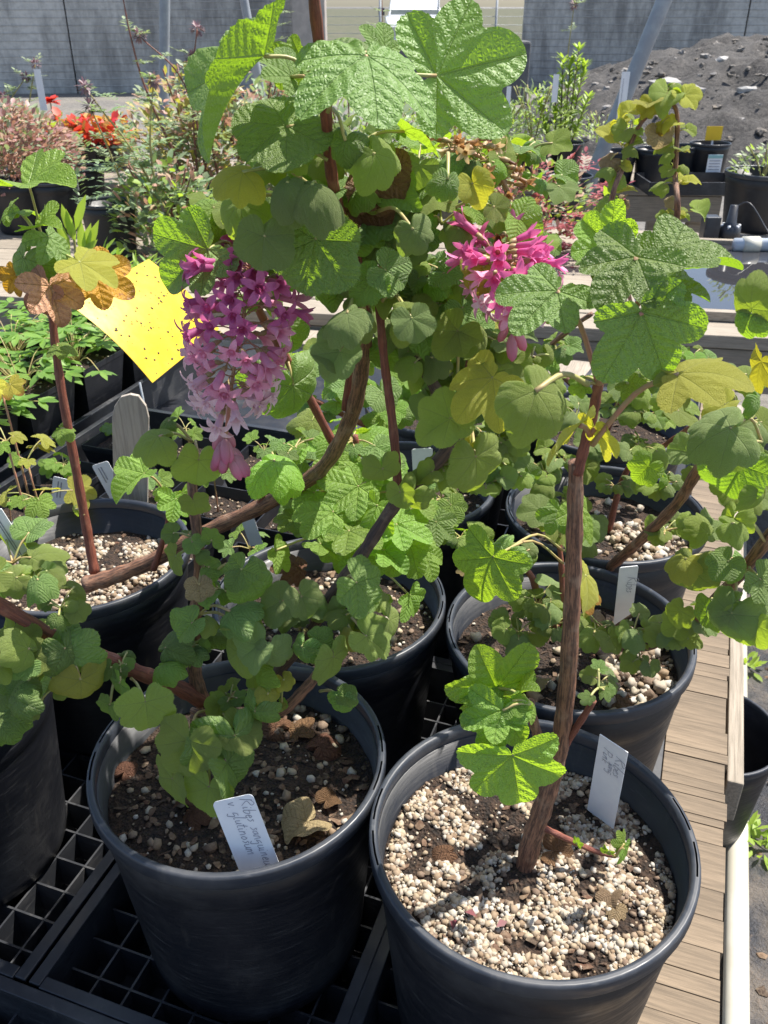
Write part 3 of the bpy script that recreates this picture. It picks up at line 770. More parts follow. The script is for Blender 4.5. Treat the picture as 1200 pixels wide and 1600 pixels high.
def plant_tag(tl,tr,bl,Y,label,dyb=0.,dyr=0.,lines=None,name='plant_tag',mat='white',group='white plant tags',vertical=False,print_=0,textmat='ink',round_=.12,th=.0007):
    a=P(tl[0],tl[1],Y); b=P(tr[0],tr[1],Y+dyr); c=P(bl[0],bl[1],Y+dyb)
    if vertical: b=PZ(tr[0],tr[1],a.z); c=V((a.x,a.y,P(bl[0],bl[1],Y).z))
    x=(b-a); dn=(c-a); w=x.length; h=dn.length; x.normalize(); dn=(dn-x*dn.dot(x)).normalized(); n=x.cross(-dn).normalized()
    if n.dot(CAM-a)<0: n=-n
    base=a+x*w/2+dn*h
    o=empty(name,base,label,'plant tag',group)
    q=w*round_; out=[(0,-h-.02),(w,-h-.02),(w,-q)]+[(w-q+q*math.cos(t*math.pi/8),-q+q*math.sin(t*math.pi/8)) for t in range(1,4)]+[(w-q,0),(q,0)]+[(q-q*math.sin(t*math.pi/8),-q+q*math.cos(t*math.pi/8)) for t in range(1,4)]+[(0,-q)]
    vs=[];nn=len(out)
    for s in (0,1):
        for (u_,v_) in out: vs.append(a+x*u_-dn*v_-n*(th*s)-base)
    fs=[tuple(range(nn)),tuple(range(2*nn-1,nn-1,-1))]+[(i,nn+i,nn+(i+1)%nn,(i+1)%nn) for i in range(nn)]
    mb=MB(); mb.add(vs,fs,smooth=False); mb.obj('tag_blade',M[mat],o)
    if lines:
        for i,(txt,off,start,sz) in enumerate(lines):
            mb=MB(); X=dn; Yv=n.cross(X); o3=a+x*(w*off)+dn*(h*start)+n*.0004-base; cx=0
            for ch in txt:
                wd_,strokes=GLYPH.get(ch,(.4,[]))
                for stz in strokes:
                    pts=[V((cx+px_+.22*py_+random.uniform(-.03,.03),py_+random.uniform(-.03,.03),0)) for (px_,py_) in stz]
                    q=smooth_path(pts,4) if len(pts)>2 else pts
                    for k in range(len(q)-1):
                        d_=(q[k+1]-q[k]); 
                        if d_.length<1e-5: continue
                        nn_=V((-d_.y,d_.x,0)).normalized()*.026
                        mb.add([o3+X*(c.x*sz)+Yv*(c.y*sz) for c in (q[k]-nn_,q[k+1]-nn_,q[k+1]+nn_,q[k]+nn_)],[(0,1,2,3)],smooth=False)
                cx+=wd_
            mb.obj('lettering',M[textmat],o)
    for i in range(print_):
        mb=MB(); mb.box(a+x*(w*(.3+.16*i))+dn*(h*random.uniform(.4,.5))+n*.0003-base,w*.03,h*random.uniform(.26,.34),.0001,(x,dn,n)); mb.obj('print_line',M['ink'],o)
    return o
def Ysoil(px,py,z=RIM-.045): return PZ(px,py,z).y
plant_tag((331,1254),(394,1240),(352,1340),.476,'white tag with pencil words Ribes sanguineum glutinosum in dark soil pot',dyb=-.012,lines=[('Ribes sanguineum',.66,.05,.0105),('v. glutinosum',.36,.05,.0105)])
plant_tag((937,1147),(981,1176),(945,1240),.535,'white tag with faint pencil writing and two dots in perlite pot',vertical=True,lines=[('Ribes',.66,.16,.0105),('sang',.46,.3,.0085),('Pink',.22,.14,.010)],round_=.02)
plant_tag((968,887),(998,884),(985,960),.73,'white tag standing by the perlite heap behind the bare stem',dyb=.02,lines=[('Ribes',.5,.2,.012)])
plant_tag((-22,800),(2,795),(8,900),.62,'large white tag leaning at the rim of the perlite pot with draped branch',dyb=.01,print_=2,round_=.05)
plant_tag((83,744),(113,751),(88,790),1.12,'small white printed tag behind the branch draped pot',print_=2)
plant_tag((143,728),(168,720),(158,765),1.16,'small white printed tag leaning beside the wooden stake',print_=2)
plant_tag((643,702),(676,700),(650,745),.98,'blank white tag in shade under the currant leaves')
plant_tag((485,655),(505,652),(487,700),1.15,'narrow white tag in the seedling tray by the crossing twigs')
plant_tag((590,810),(625,800),(595,850),.86,'pale tag half hidden by bright lobed leaves')
plant_tag((372,800),(392,796),(376,835),1.0,'white tag in seedling pot beneath the thick branch')
plant_tag((52,108),(63,108),(56,165),4.7,'tall blank white tag among the pink and grey plants',round_=.05)
plant_tag((972,112),(985,112),(966,195),4.2,'tall white tag standing against the dirt mound',print_=1,round_=.05)
plant_tag((865,116),(874,116),(864,152),4.3,'short white tag beside the upright green shrub',round_=.05)
plant_tag((792,135),(799,135),(793,165),4.3,'slim white tag between the big leaf and the shrub',round_=.05)
plant_tag((70,207),(77,207),(74,225),4.75,'little white tag in the pot of red leaved seedlings',round_=.05)
plant_tag((110,268),(119,268),(112,290),3.9,'stubby white tag in an empty gravel pot',round_=.05)
# grey wooden stake with a round head
def stake():
    b=P(205,790,1.05); o=empty('wooden_stake',b,'weathered grey wooden stake with rounded top behind the branch draped pot','stake')
    a=P(175,640,1.05); w=(P(233,640,1.05)-P(176,640,1.05)).length
    up=(P(204,615,1.05)-b); h=up.length; up.normalize(); x=V((1,.05,0)).normalized(); n=x.cross(up)
    out=[(-w*.48,0),(w*.48,0),(w*.5,h*.8),(w*.42,h*.9),(w*.22,h*.985),(0,h),(-w*.25,h*.98),(-w*.43,h*.9),(-w*.5,h*.8)]
    vs=[x*p[0]+up*p[1]+n*(.003*s) for s in (-1,1) for p in out]; k=len(out)
    mb=MB(); mb.add(vs,[tuple(range(k-1,-1,-1)),tuple(range(k,2*k))]+[(i,(i+1)%k,k+(i+1)%k,k+i) for i in range(k)],smooth=False)
    mb.obj('stake_blade',wood_mat('stake_wood',(.42,.37,.31),(.27,.235,.2),(25,25,1.2),10),o,bevel=.0008)
stake()
# yellow sticky trap
def sticky():
    n=NT('yellow_sticky'); v=objc(n)
    a=n.tex('Noise',v,40,3,.5); col=n.mix(n.rng(a.outputs[0],.4,.7),(.66,.43,.015),(.62,.43,.03))
    n.l(col,n.p.inputs['Base Color']); n.p.inputs['Roughness'].default_value=.3; n.p.inputs['Specular IOR Level'].default_value=.4
    b=n.tex('Noise',v,14,3,.5); n.bump(b.outputs[0],.25,.004)
    p0=P(193,618,1.42); N0=((sdir+(CAM-P(205,510,1.5)).normalized()).normalized()+V((.19,.13,-.05))).normalized()
    def onp(px,py):
        d=ray(px,py); return CAM+d*((p0-CAM).dot(N0)/d.dot(N0))
    tl,tr,br,bl=onp(112,478),onp(232,405),onp(305,515),p0
    cen=(tl+tr+br+bl)/4; o=empty('sticky_trap',bl,'glossy yellow sticky card speckled with dead insects','sticky trap'); L=bl
    x=(tr-tl); y=(bl-tl); w=x.length;h=y.length; x.normalize(); y=(y-x*y.dot(x)).normalized(); nn=x.cross(y).normalized()
    if nn.dot(CAM-cen)<0: nn=-nn
    NX=10; vs=[];fs=[]
    for s in (0,1):
        for i in range(NX+1):
            for j in range(NX+1):
                u_,v_=i/NX,j/NX; q=tl+x*(w*u_)+y*(h*v_)+nn*(.010*math.sin(v_*3.1)+.004*math.sin(u_*3)-.001*s); vs.append(q-L)
    m_=(NX+1)**2
    for s in (0,1):
        for i in range(NX):
            for j in range(NX):
                a=s*m_+i*(NX+1)+j; f=(a,a+1,a+NX+2,a+NX+1); fs.append(f if s else f[::-1])
    mb=MB(); mb.add(vs,fs); mb.obj('card',n.m,o)
    mb=MB(); c=br-y*.04+V((0,-.012,-.004))-L; mb.box(c,.006,.028,.004,(x,y,nn)); mb.obj('clip',simple('yellow_clip',(.75,.52,.02),(.65,.45,.02),30,.4,0),o,bevel=.001)
    V_=[];F_=[]; iv,if_=ICO0
    for k in range(120):
        u_,v_=random.uniform(.06,.94),random.uniform(.04,.96); s=random.choice((.0009,.0012,.0016,.0024))
        q=tl+x*(w*u_)+y*(h*v_)+nn*(.010*math.sin(v_*3.1)+.004*math.sin(u_*3))-L
        sc=np.array([s*random.uniform(.7,1.8),s,s*.5]); an=random.random()*6.28
        r_=np.array(Matrix((x,y,nn)).transposed()@Matrix.Rotation(an,3,'Z'))
        V_.append((iv*sc)@r_.T+np.array(q)); F_.append(if_+k*len(iv))
    p=link('dead_insects',np_mesh('dead_insects',np.concatenate(V_),np.concatenate(F_),simple('insect',(.06,.045,.03),(.03,.025,.02),300,.7,0)),o); p['kind']='stuff'
    mb=MB(); mb.tube([bl+x*.05+y*.0-L,bl+x*.06+V((0,0,-.13))-L],.002,6); mb.obj('wire_stake',M['galv'],o)
sticky()

# ------------------------------------------------------------------ the flowering currant (pot F) with its long branch
random.seed(21)
W=('woolly','woolly','woollygrey')
fl=empty('flowering_currant',P(140,912,.82),'tall currant with magenta flower clusters, arching from the branch draped pot','shrub','potted currant plants')
main=stem(fl,[P(132,914,.825),P(180,900,.83),P(240,875,.83),P(320,832,.82),P(420,785,.80),P(500,735,.775),P(545,660,.74),P(563,590,.71),P(572,500,.67)],.0098,.0062,'bark','trunk',14,.05)
stem(fl,[P(572,505,.67),P(560,420,.64),P(530,330,.61),P(515,250,.585),P(508,160,.56),P(492,10,.53),P(486,-60,.52)],.0046,.0030,'bark_red')
stem(fl,[P(519,690,.77),P(480,615,.75),P(445,555,.73),P(405,485,.70),P(385,420,.68),P(372,380,.67)],.0042,.003,'bark_red')
stem(fl,[P(540,640,.735),P(552,540,.73),P(556,470,.72)],.004,.003,'bark_red')
stem(fl,[P(148,895,.84),P(138,840,.85),P(120,740,.86),P(98,620,.87),P(84,520,.88),P(75,400,.88)],.0058,.0038,'bark_red')
stem(fl,[P(240,890,.82),P(256,840,.82),P(268,790,.82)],.0036,.0025,'bark_red')
stem(fl,[P(405,790,.8),P(418,750,.8),P(424,725,.8)],.0034,.0024,'bark_red')
LF=[ # bx,by,tx,ty,Y,dY,c,s,shape,mat,node
 (573,88,604,182,.52,-.055,.05,-.1,'S1','green',(512,175,.56)),
 (682,118,846,72,.57,.0,.85,.1,'S0','green',(560,170,.56)),
 (690,150,692,200,.60,.0,.9,0,'S0','green',None),
 (575,82,500,30,.57,.03,.3,0,'S1','green',(507,120,.56)),
 (600,82,560,30,.60,.0,.7,.2,'S0','green',(540,150,.57)),
 (412,88,272,222,.55,-.03,.12,-.75,'S2','green',(505,130,.56)),
 (455,120,395,75,.58,.0,.3,0,'S0','green',(507,150,.56)),
 (470,90,425,140,.60,.0,.8,-.3,'S0','bright',(507,150,.56)),
 (470,185,360,250,.58,-.03,.75,-.1,'R0','green',(510,215,.58)),
 (498,195,440,150,.62,.01,-.6,.1,'R0','bright',(512,240,.58)),
 (543,205,528,275,.56,-.01,.9,0,'R0','green',(520,170,.58)),
 (575,225,625,300,.56,-.01,.9,.1,'R0','woolly',(530,240,.58)),
 (632,205,700,238,.62,-.02,-.5,.4,'S0','bright',(540,250,.6)),
 (610,195,640,215,.63,0,.3,0,'S0','green',None),
 (655,258,640,315,.63,0,.8,.5,'S0','woollygrey',None),
 (702,270,690,318,.57,-.01,.95,0,'R0','green',(700,240,.6)),
 (735,275,755,330,.60,-.01,.8,.1,'R0','woollyyellow',(700,320,.62)),
 (765,318,800,345,.60,0,.8,0,'r0','woolly',(700,330,.62)),
 (470,285,555,305,.55,-.02,.35,.2,'R3','woollygrey',(500,330,.6)),
 (455,275,425,325,.55,-.02,.6,-.4,'R3','woollygrey',(500,330,.6)),
 (475,245,420,222,.58,-.01,.5,-.1,'R1','woolly',(512,250,.58)),
 (470,300,545,335,.56,-.01,.7,.2,'R1','woollygrey',(500,345,.6)),
 (395,265,318,285,.57,-.02,.7,-.2,'R1','woollyyellow',(500,300,.6)),
 (385,300,330,375,.59,-.01,.85,-.2,'R0','woolly',(490,330,.6)),
 (345,330,285,358,.66,0,.1,0,'S0','bright',(470,345,.62)),
 (640,345,665,408,.57,-.01,.9,0,'R0','woollygrey',(590,330,.61)),
 (500,345,465,480,.58,-.01,.95,0,'R0','green',(530,330,.61)),
 (415,352,405,437,.56,-.01,.85,-.1,'R0','woollygrey',(470,330,.6)),
 (448,350,450,425,.565,-.0,.5,.5,'R1','woollygrey',None),
 (535,340,585,395,.63,-.0,.1,.3,'S0','bright',(530,320,.61)),
 (590,360,560,410,.63,0,.8,0,'R0','green',None),
 (590,430,548,475,.58,0,.9,-.2,'R0','green',(575,480,.66)),
 (590,415,645,450,.58,0,.85,.2,'R0','green',(575,480,.66)),
 (555,480,495,525,.56,-.02,.5,-.3,'R1','woollygrey',(572,500,.67)),
 (555,490,590,535,.57,-.01,.7,.2,'R1','woolly',(572,500,.67)),
 (640,485,655,545,.57,-.01,.8,.1,'R0','woollygrey',(590,480,.66)),
 (620,490,700,495,.575,-.0,.7,.2,'R1','woolly',(590,480,.66)),
 (540,535,500,602,.57,-.01,.9,-.1,'R0','woollygrey',(572,520,.67)),
 (500,540,562,565,.575,0,.9,.1,'R0','woollygrey',None),
 (325,390,232,462,.62,-.01,.75,-.2,'S2','green',(380,400,.67)),
 (265,680,184,690,.60,-.01,.7,-.1,'R0','woolly',(300,690,.62)),
 (270,655,235,665,.62,0,.6,0,'R0','green',(300,690,.62)),
 (312,705,305,772,.60,-.01,.9,-.1,'R0','woolly',(305,690,.62)),
 (755,402,765,475,.60,-.01,.85,.1,'R2','woollyyellow',(715,385,.62)),
 (455,575,470,700,.72,0,.8,0,'R0','green',(450,565,.73)),
 (410,715,500,745,.74,-.02,.2,0,'R0','bright',(424,725,.8)),
 (430,735,480,765,.76,-.02,.2,0,'R1','bright',(424,730,.8)),
 (445,500,470,560,.70,0,.7,0,'R0','green',None),
 # copper-leaved shoot
 (78,448,105,525,.83,-.02,.45,.15,'S0','copper',(82,500,.88)),
 (72,448,32,495,.835,-.01,.45,-.1,'S0','copper',None),
 (60,425,30,410,.87,-.01,.6,0,'R0','woolly',(76,430,.88)),
 (85,415,110,450,.87,-.01,.8,.2,'R0','green',(76,430,.88)),
 (125,410,195,445,.85,-.01,.3,.1,'S0','woollyyellow',(78,410,.88)),
 (150,430,225,470,.88,0,.6,.2,'S0','orange',(80,420,.88)),
 (25,430,5,460,.88,0,.6,0,'S0','orange',(76,430,.88)),
 (75,370,120,420,.86,-.01,.3,.3,'S1','green',(76,400,.88)),
 (45,385,10,470,.86,-.01,.8,-.3,'R1','green',(76,400,.88)),
 (60,355,92,340,.86,-.02,.3,.1,'S2','bright',(72,390,.88)),
 (45,288,125,268,.86,-.03,.15,0,'S2','bright',(70,390,.88)),
 (18,322,-15,345,.88,0,.3,0,'S1','bright',(70,390,.88)),
 (30,330,45,320,.88,-.02,.3,0,'s1','bright',(70,390,.88)),
 (95,670,118,680,.86,-.01,.4,0,'s1','bright',(108,672,.865)),
 (92,680,88,690,.86,-.01,.4,0,'s0','bright',(108,672,.865)),
 (90,540,102,550,.87,-.02,.4,0,'s1','bright',(90,552,.875)),
 (118,795,110,805,.86,0,.4,0,'s1','woolly',(132,805,.85)),
 (225,740,165,775,.80,-.02,.35,-.1,'S2','bright',(262,775,.82)),
 (275,780,265,825,.79,-.02,.6,0,'S0','bright',(268,790,.82)),
 (285,770,300,800,.80,0,.5,0,'s0','bright',(268,790,.82)),
 (255,765,240,785,.81,-.01,.4,0,'s1','bright',(268,790,.82)),
]
for r in LF: leafpx(fl,*r[:10],node=r[10])
place_leaf(fl,P(590,272,.62),P(600,352,.61)-P(590,272,.62),.030,V((.2,-.8,.4)),'R2','dry')
place_leaf(fl,P(560,330,.63),V((.3,-.2,-.7)),.03,V((.3,-.8,.2)),'r2','dry')
for (x,y,Y,n,s) in ((520,310,.62,7,.026),(560,440,.65,6,.026),(610,310,.64,6,.028),(690,350,.63,5,.024),(470,400,.64,6,.027),(400,470,.70,3,.02),(525,420,.66,6,.027),(610,400,.66,6,.028),(560,250,.62,5,.026),(440,330,.63,5,.026),(655,440,.66,5,.026),(720,300,.66,4,.024),(500,210,.62,4,.03),(640,380,.66,7,.034),(700,430,.68,7,.034),(590,330,.66,7,.036),(470,350,.66,6,.036),(540,460,.69,7,.034),(420,420,.69,4,.032),(640,520,.70,6,.034),(700,520,.70,6,.034),(740,380,.69,5,.03),(560,380,.66,6,.036),(650,290,.66,6,.034),(440,260,.64,5,.034),(350,330,.66,5,.032),(590,540,.71,4,.03),(745,255,.66,4,.03),(820,240,.70,5,.03),(850,290,.70,4,.032),(760,340,.64,4,.028),(830,380,.72,5,.026)):
    sprig(fl,P(x,y,Y),n,s,('woolly','green','woollygrey','green','bright'),face=.5)

# flowers
def petal_mat(name,c1,c2,tr):
    n=NT(name); v=tc_attr(n); sep=n.n('SeparateXYZ'); n.l(v,sep.inputs[0])
    a=n.tex('Noise',n.mapv(v,(900,900,90)),1,3,.6)
    col=n.mix(n.rng(sep.outputs[2],.0,.022),c1,c2); col=n.mix(n.rng(a.outputs[0],.4,.7,0,.35),col,tuple(q*.6 for q in c1))
    oi=n.n('ObjectInfo'); hs=n.n('HueSaturation'); n.l(col,hs.inputs['Color']); n.put(hs.inputs['Value'],n.rng(oi.outputs['Random'],0,1,.8,1.2,False))
    n.l(hs.outputs[0],n.p.inputs['Base Color']); n.p.inputs['Roughness'].default_value=.5
    t=n.n('BsdfTranslucent'); t.inputs['Color'].default_value=(*tr,1); ms=n.n('MixShader'); ms.inputs[0].default_value=.35
    n.l(n.p.outputs[0],ms.inputs[1]); n.l(t.outputs[0],ms.inputs[2]); n.l(ms.outputs[0],n.out.inputs[0]); return n.m
M['magenta']=petal_mat('petal_magenta',(.42,.085,.25),(.56,.17,.38),(.8,.18,.42))
M['pink']=petal_mat('petal_pink',(.70,.27,.43),(.78,.40,.55),(.92,.4,.56))
M['hotpink']=petal_mat('petal_hot_pink',(.62,.09,.32),(.74,.2,.46),(.9,.2,.45))
M['pale']=petal_mat('petal_pale',(.80,.52,.60),(.85,.68,.74),(.95,.65,.72))
M['bud']=petal_mat('petal_bud',(.62,.34,.36),(.66,.14,.30),(.85,.3,.4))
M['ovary']=simple('ovary_green',(.30,.26,.10),(.36,.22,.12),200,.5,0)
def flower_mesh(kind,mat,seed):
    rr=random.Random(seed); mb=MB(); L=.013
    tr=.0034
    if kind=='bud':
        mb.lathe((0,0,0),[(.0004,0),(.002,.002),(.0034,.006),(.0037,.011),(.0028,.015),(.0006,.0175)],10)
    else:
        op=1.25 if kind=='open' else .35
        mb.lathe((0,0,0),[(.0008,0),(.0022,.0015),(tr*.8,.004),(tr*.9,.009),(tr,L)],10)
        for k in range(5):
            a=2*math.pi*k/5+rr.uniform(-.15,.15); ax=V((math.cos(a),math.sin(a),0)); tg=V((-ax.y,ax.x,0))
            o=op*rr.uniform(.75,1.2); vs=[];nn=5
            pos=ax*tr*.9+V((0,0,L-.001)); el=math.pi/2-.1
            for i in range(nn+1):
                f=i/nn; wdt=.0030*math.sin(math.pi*min(1,.22+.78*f*.98))**.7*(1 if f<.95 else .4)
                nrm=(ax*-math.sin(el)+V((0,0,math.cos(el))))
                for s in (-1,0,1): vs.append(pos+tg*(wdt*s)+nrm*(.0006*abs(s)))
                el-=o*.36*(1.4 if i<2 else .6); pos=pos+(ax*math.cos(el)+V((0,0,math.sin(el))))*(.0125/nn)
            fs=[]
            for i in range(nn):
                for s in (0,1): q=i*3+s; fs.append((q,q+1,q+4,q+3))
            mb.add(vs,fs)
            # small inner petal
            b=ax*tr*.7+V((0,0,L-.001)); mb.add([b-tg*.0012,b+tg*.0012,b+V((0,0,.004))+ax*.0006+tg*.001,b+V((0,0,.004))+ax*.0006-tg*.001],[(0,1,2,3)])
    me=mb.mesh('flower_'+kind,M[mat])
    return me
FM={}
def flower(parent,L,base,d,kind,mat,size=1.0):
    key=(kind,mat,random.randrange(3))
    if key not in FM: FM[key]=flower_mesh(*key)
    o=bpy.data.objects.new('flower',FM[key]); COL.objects.link(o); o.parent=parent
    q=d.to_track_quat('Z','Y')@Matrix.Rotation(random.random()*6.28,3,'Z').to_quaternion()
    o.matrix_basis=Matrix.Translation(base-L)@q.to_matrix().to_4x4()@Matrix.Diagonal((size,size,size,1)); return o
def raceme(root,pts,n,r,cols,size,name='flower_cluster',buds=6,rmin=.35,pm='petiole_red',label=None):
    q=smooth_path(pts,8); L=V(root.location); mb=MB(); mb.tube([p-L for p in q],.0014,7); ax=mb.obj(name,M['petiole_red'],root)
    if label: ax['label']=label
    pd=MB(); ov=MB()
    for i in range(n):
        f=(i+.5)/n; p=q[min(len(q)-1,int(f*.86*(len(q)-1)))]; a=i*2.399+random.uniform(-.3,.3)
        el=.15-.9*max(0,f-.45)+random.uniform(-.3,.3)
        d=V((math.cos(a),math.sin(a)*.9-.1,el)).normalized()
        rr=r*(rmin+.65*math.sin(math.pi*min(1,.12+f*.85))**.8)*random.uniform(.8,1.15)
        ped=rr*.55; b=p+d*ped+V((0,0,.004))
        pd.tube([x-L for x in smooth_path([p,p.lerp(b,.5)+V((0,0,.003)),b],3)],.00055,5)
        ov.tube([b-L-d*.003,b-L+d*.001,b-L+d*.005],[.0008,.0021,.0016],7)
        c=cols[min(len(cols)-1,int(f*len(cols)))]
        if isinstance(c,tuple): c=random.choice(c)
        kind='tube' if f<.3 else ('open' if random.random()<.8 else 'tube')
        flower(ax,V((0,0,0))+L,b+d*.003,(d+V((0,-.25,0 if f<.4 else -.25))).normalized(),kind,c,size*random.uniform(.85,1.12))
    tip=q[-1]
    for i in range(buds):
        a=i*2.4; d=V((math.cos(a)*.45,math.sin(a)*.45,-.9)).normalized(); b=tip+V((math.cos(a),math.sin(a),0))*random.uniform(.001,.007)+V((0,0,random.uniform(-.012,.008)))
        flower(ax,L,b,d,'bud','bud',size*random.uniform(.95,1.3))
    pd.obj('pedicels',M[pm],ax)['kind']='stuff'; ov.obj('ovaries',M['ovary'],ax)['kind']='stuff'
    return ax
random.seed(5)
raceme(fl,[P(395,395,.64),P(388,450,.62),P(375,520,.60),P(362,600,.59),P(352,690,.585)],84,.044,['magenta','magenta','magenta',('magenta','pink'),('pink','magenta'),'pink',('pink','pale'),'pale'],.95,buds=16)
raceme(fl,[P(770,398,.60),P(795,425,.595),P(805,460,.59),P(800,500,.59)],44,.030,['hotpink','hotpink',('hotpink','pink'),('pink','pale')],.85,buds=5)
# withered brown cluster
M['withered']=petal_mat('withered_petal',(.33,.16,.06),(.45,.26,.12),(.55,.28,.1)); M['withered2']=petal_mat('withered_petal_dark',(.16,.06,.03),(.24,.1,.05),(.3,.1,.04)); M['strawp']=petal_mat('straw_petal',(.55,.42,.22),(.6,.48,.3),(.7,.5,.25))
def withered():
    random.seed(9)
    raceme(fl,[P(700,235,.66),P(740,240,.66),P(775,265,.66),P(795,300,.66)],22,.026,['withered','strawp',('withered','withered2'),'withered'],.5,buds=0,name='withered_flower_cluster',pm='petiole')
    raceme(fl,[P(790,300,.67),P(800,350,.67),P(812,400,.67),P(815,450,.67)],22,.022,[('withered2','withered'),('withered','strawp'),'withered2','withered'],.5,buds=0,name='withered_flower_cluster',pm='petiole')
withered()

# ------------------------------------------------------------------ plant in pot A: the bare upright stem
random.seed(31)
pa=empty('currant_plant',PZ(822,1362,RIM-.045),'upright currant with one bare brown stem in the perlite pot','shrub','potted currant plants')
YA=PZ(822,1362,RIM-.05).y
stem(pa,[P(820,1385,YA-.004),P(826,1330,YA),P(848,1262,YA+.004),P(868,1195,YA+.008),P(882,1110,YA+.01),P(892,980,YA+.01),P(897,850,YA+.01),P(900,722,YA+.008)],.0088,.0048,'bark','trunk',20,.05,8)
stem(pa,[P(902,740,YA+.006),P(915,690,YA+.004),P(928,640,YA+.002),P(936,592,YA)],.0036,.003,'bark_red')
stem(pa,[P(868,1195,YA+.008),P(845,1160,YA),P(830,1115,YA-.005),P(828,1095,YA-.005)],.0042,.0034,'bark')
stem(pa,[P(882,1165,YA+.01),P(905,1130,YA+.005),P(928,1095,YA)],.0032,.0022,'bark_red')
stem(pa,[P(846,1292,YA),P(885,1310,YA-.004),P(930,1330,YA-.006),P(962,1338,YA-.008)],.0028,.0018,'bark_red')
LA=[
 (1003,488,1048,604,.43,-.01,.6,.05,'S0','green',(935,600,.45)),
 (1025,440,1138,466,.45,-.01,.3,.2,'S0','green',(938,595,.45)),
 (1035,425,1168,378,.46,-.0,.08,.1,'S2','green',(938,595,.45)),
 (995,402,918,500,.45,-.02,.4,-.3,'S0','green',(938,595,.45)),
 (985,395,880,385,.48,.01,.1,-.1,'S1','green',(940,590,.45)),
 (955,385,890,325,.48,.02,.5,-.6,'S2','bright',(950,420,.46)),
 (870,455,790,525,.47,-.02,.6,-.2,'S0','green',(935,600,.46)),
 
 (820,590,900,690,.42,-.02,.8,.3,'R1','woolly',(918,600,.45)),
 (905,665,835,735,.45,-.0,-.5,-.3,'S0','woollyyellow',(922,680,.455)),
 (930,670,955,725,.455,0,-.4,.3,'S0','woollyyellow',(922,680,.455)),
 (1060,585,1190,560,.42,-.01,.3,.1,'S1','woollyyellow',(925,695,.45)),
 (1055,590,1090,640,.425,-.01,.5,.2,'S1','woolly',None),
 (1175,500,1170,410,.38,0,.9,-.2,'R0','woolly',None),
 (1180,480,1145,545,.38,0,.9,-.2,'R1','green',None),
 (775,1075,745,1010,.47,-.01,.75,0,'S0','bright',(828,1100,.45)),
 (785,1090,712,1060,.465,-.0,.7,-.1,'S1','bright',(828,1100,.45)),
 (780,1105,712,1135,.455,-.015,.7,-.1,'S0','bright',(828,1100,.45)),
 (785,1110,755,1200,.445,-.02,.75,0,'S1','bright',(828,1100,.45)),
 (800,1180,818,1285,.43,-.01,.85,.1,'S0','bright',(850,1165,.45)),
 (812,1085,838,1065,.46,-.01,.4,.1,'S2','bright',(828,1100,.45)),
 (820,1100,850,1130,.455,-.01,.5,.2,'s1','bright',(828,1100,.45)),
 (800,1095,820,1125,.45,-.01,.5,.1,'s0','bright',(828,1100,.45)),
 (975,1318,970,1300,.445,0,.5,0,'s1','bright',(962,1338,.44)),(975,1325,980,1345,.44,0,.5,0,'s0','bright',(962,1338,.44)),
 (950,1330,944,1342,.44,0,.5,0,'s1','bright',(960,1338,.44)),(902,1318,904,1308,.44,0,.5,0,'s0','bright',(900,1316,.443)),
]
for r in LA: leafpx(pa,*r[:10],node=r[10],pm='petiole_red' if r[8][0]=='S' and r[1]<700 else 'petiole',pr=.0016 if r[1]<700 else .0011)
for (x,y,Y,n,s) in ((935,1075,.46,3,.012),(935,600,.46,3,.02)):
    sprig(pa,P(x,y,Y),n,s,('bright','green'),('s0','s1'),face=.4)

# ------------------------------------------------------------------ plant in pot B
random.seed(41)
pb=empty('currant_plant',PZ(318,1115,RIM-.04),'spreading woolly currant with low branches over the dark soil pot','shrub','potted currant plants')
stem(pb,[P(325,1125,.575),P(318,1100,.575),P(305,1055,.58),P(303,980,.585),P(312,890,.59),P(303,790,.60),P(298,730,.61)],.0075,.0036,'bark','trunk',12,.08)
stem(pb,[P(316,1095,.575),P(270,1070,.565),P(215,1050,.56),P(165,1028,.555),P(80,992,.55),P(0,945,.545),P(-70,905,.54)],.0068,.0052,'bark_red')
stem(pb,[P(300,1120,.575),P(380,1125,.57),P(440,1110,.565),P(475,1078,.57),P(498,1052,.58)],.0055,.0045,'bark')
stem(pb,[P(400,1090,.58),P(450,1030,.585),P(490,975,.59),P(530,915,.60),P(570,860,.61),P(620,785,.625),P(690,714,.64),P(715,665,.65),P(685,615,.66),P(655,555,.67),P(640,470,.67)],.0058,.0048,'bark_dark')
stem(pb,[P(622,785,.625),P(620,735,.63),P(612,650,.64),P(600,560,.65),P(592,470,.66)],.0040,.0032,'bark_red')
stem(pb,[P(540,900,.60),P(545,960,.585),P(540,1000,.58)],.0022,.0014,'bark_dark')
stem(pb,[P(700,690,.645),P(735,560,.67),P(730,480,.68),P(715,390,.66)],.0036,.0026,'bark_red')
stem(pb,[P(300,1110,.575),P(340,1125,.56),P(370,1130,.55)],.003,.002,'bark')
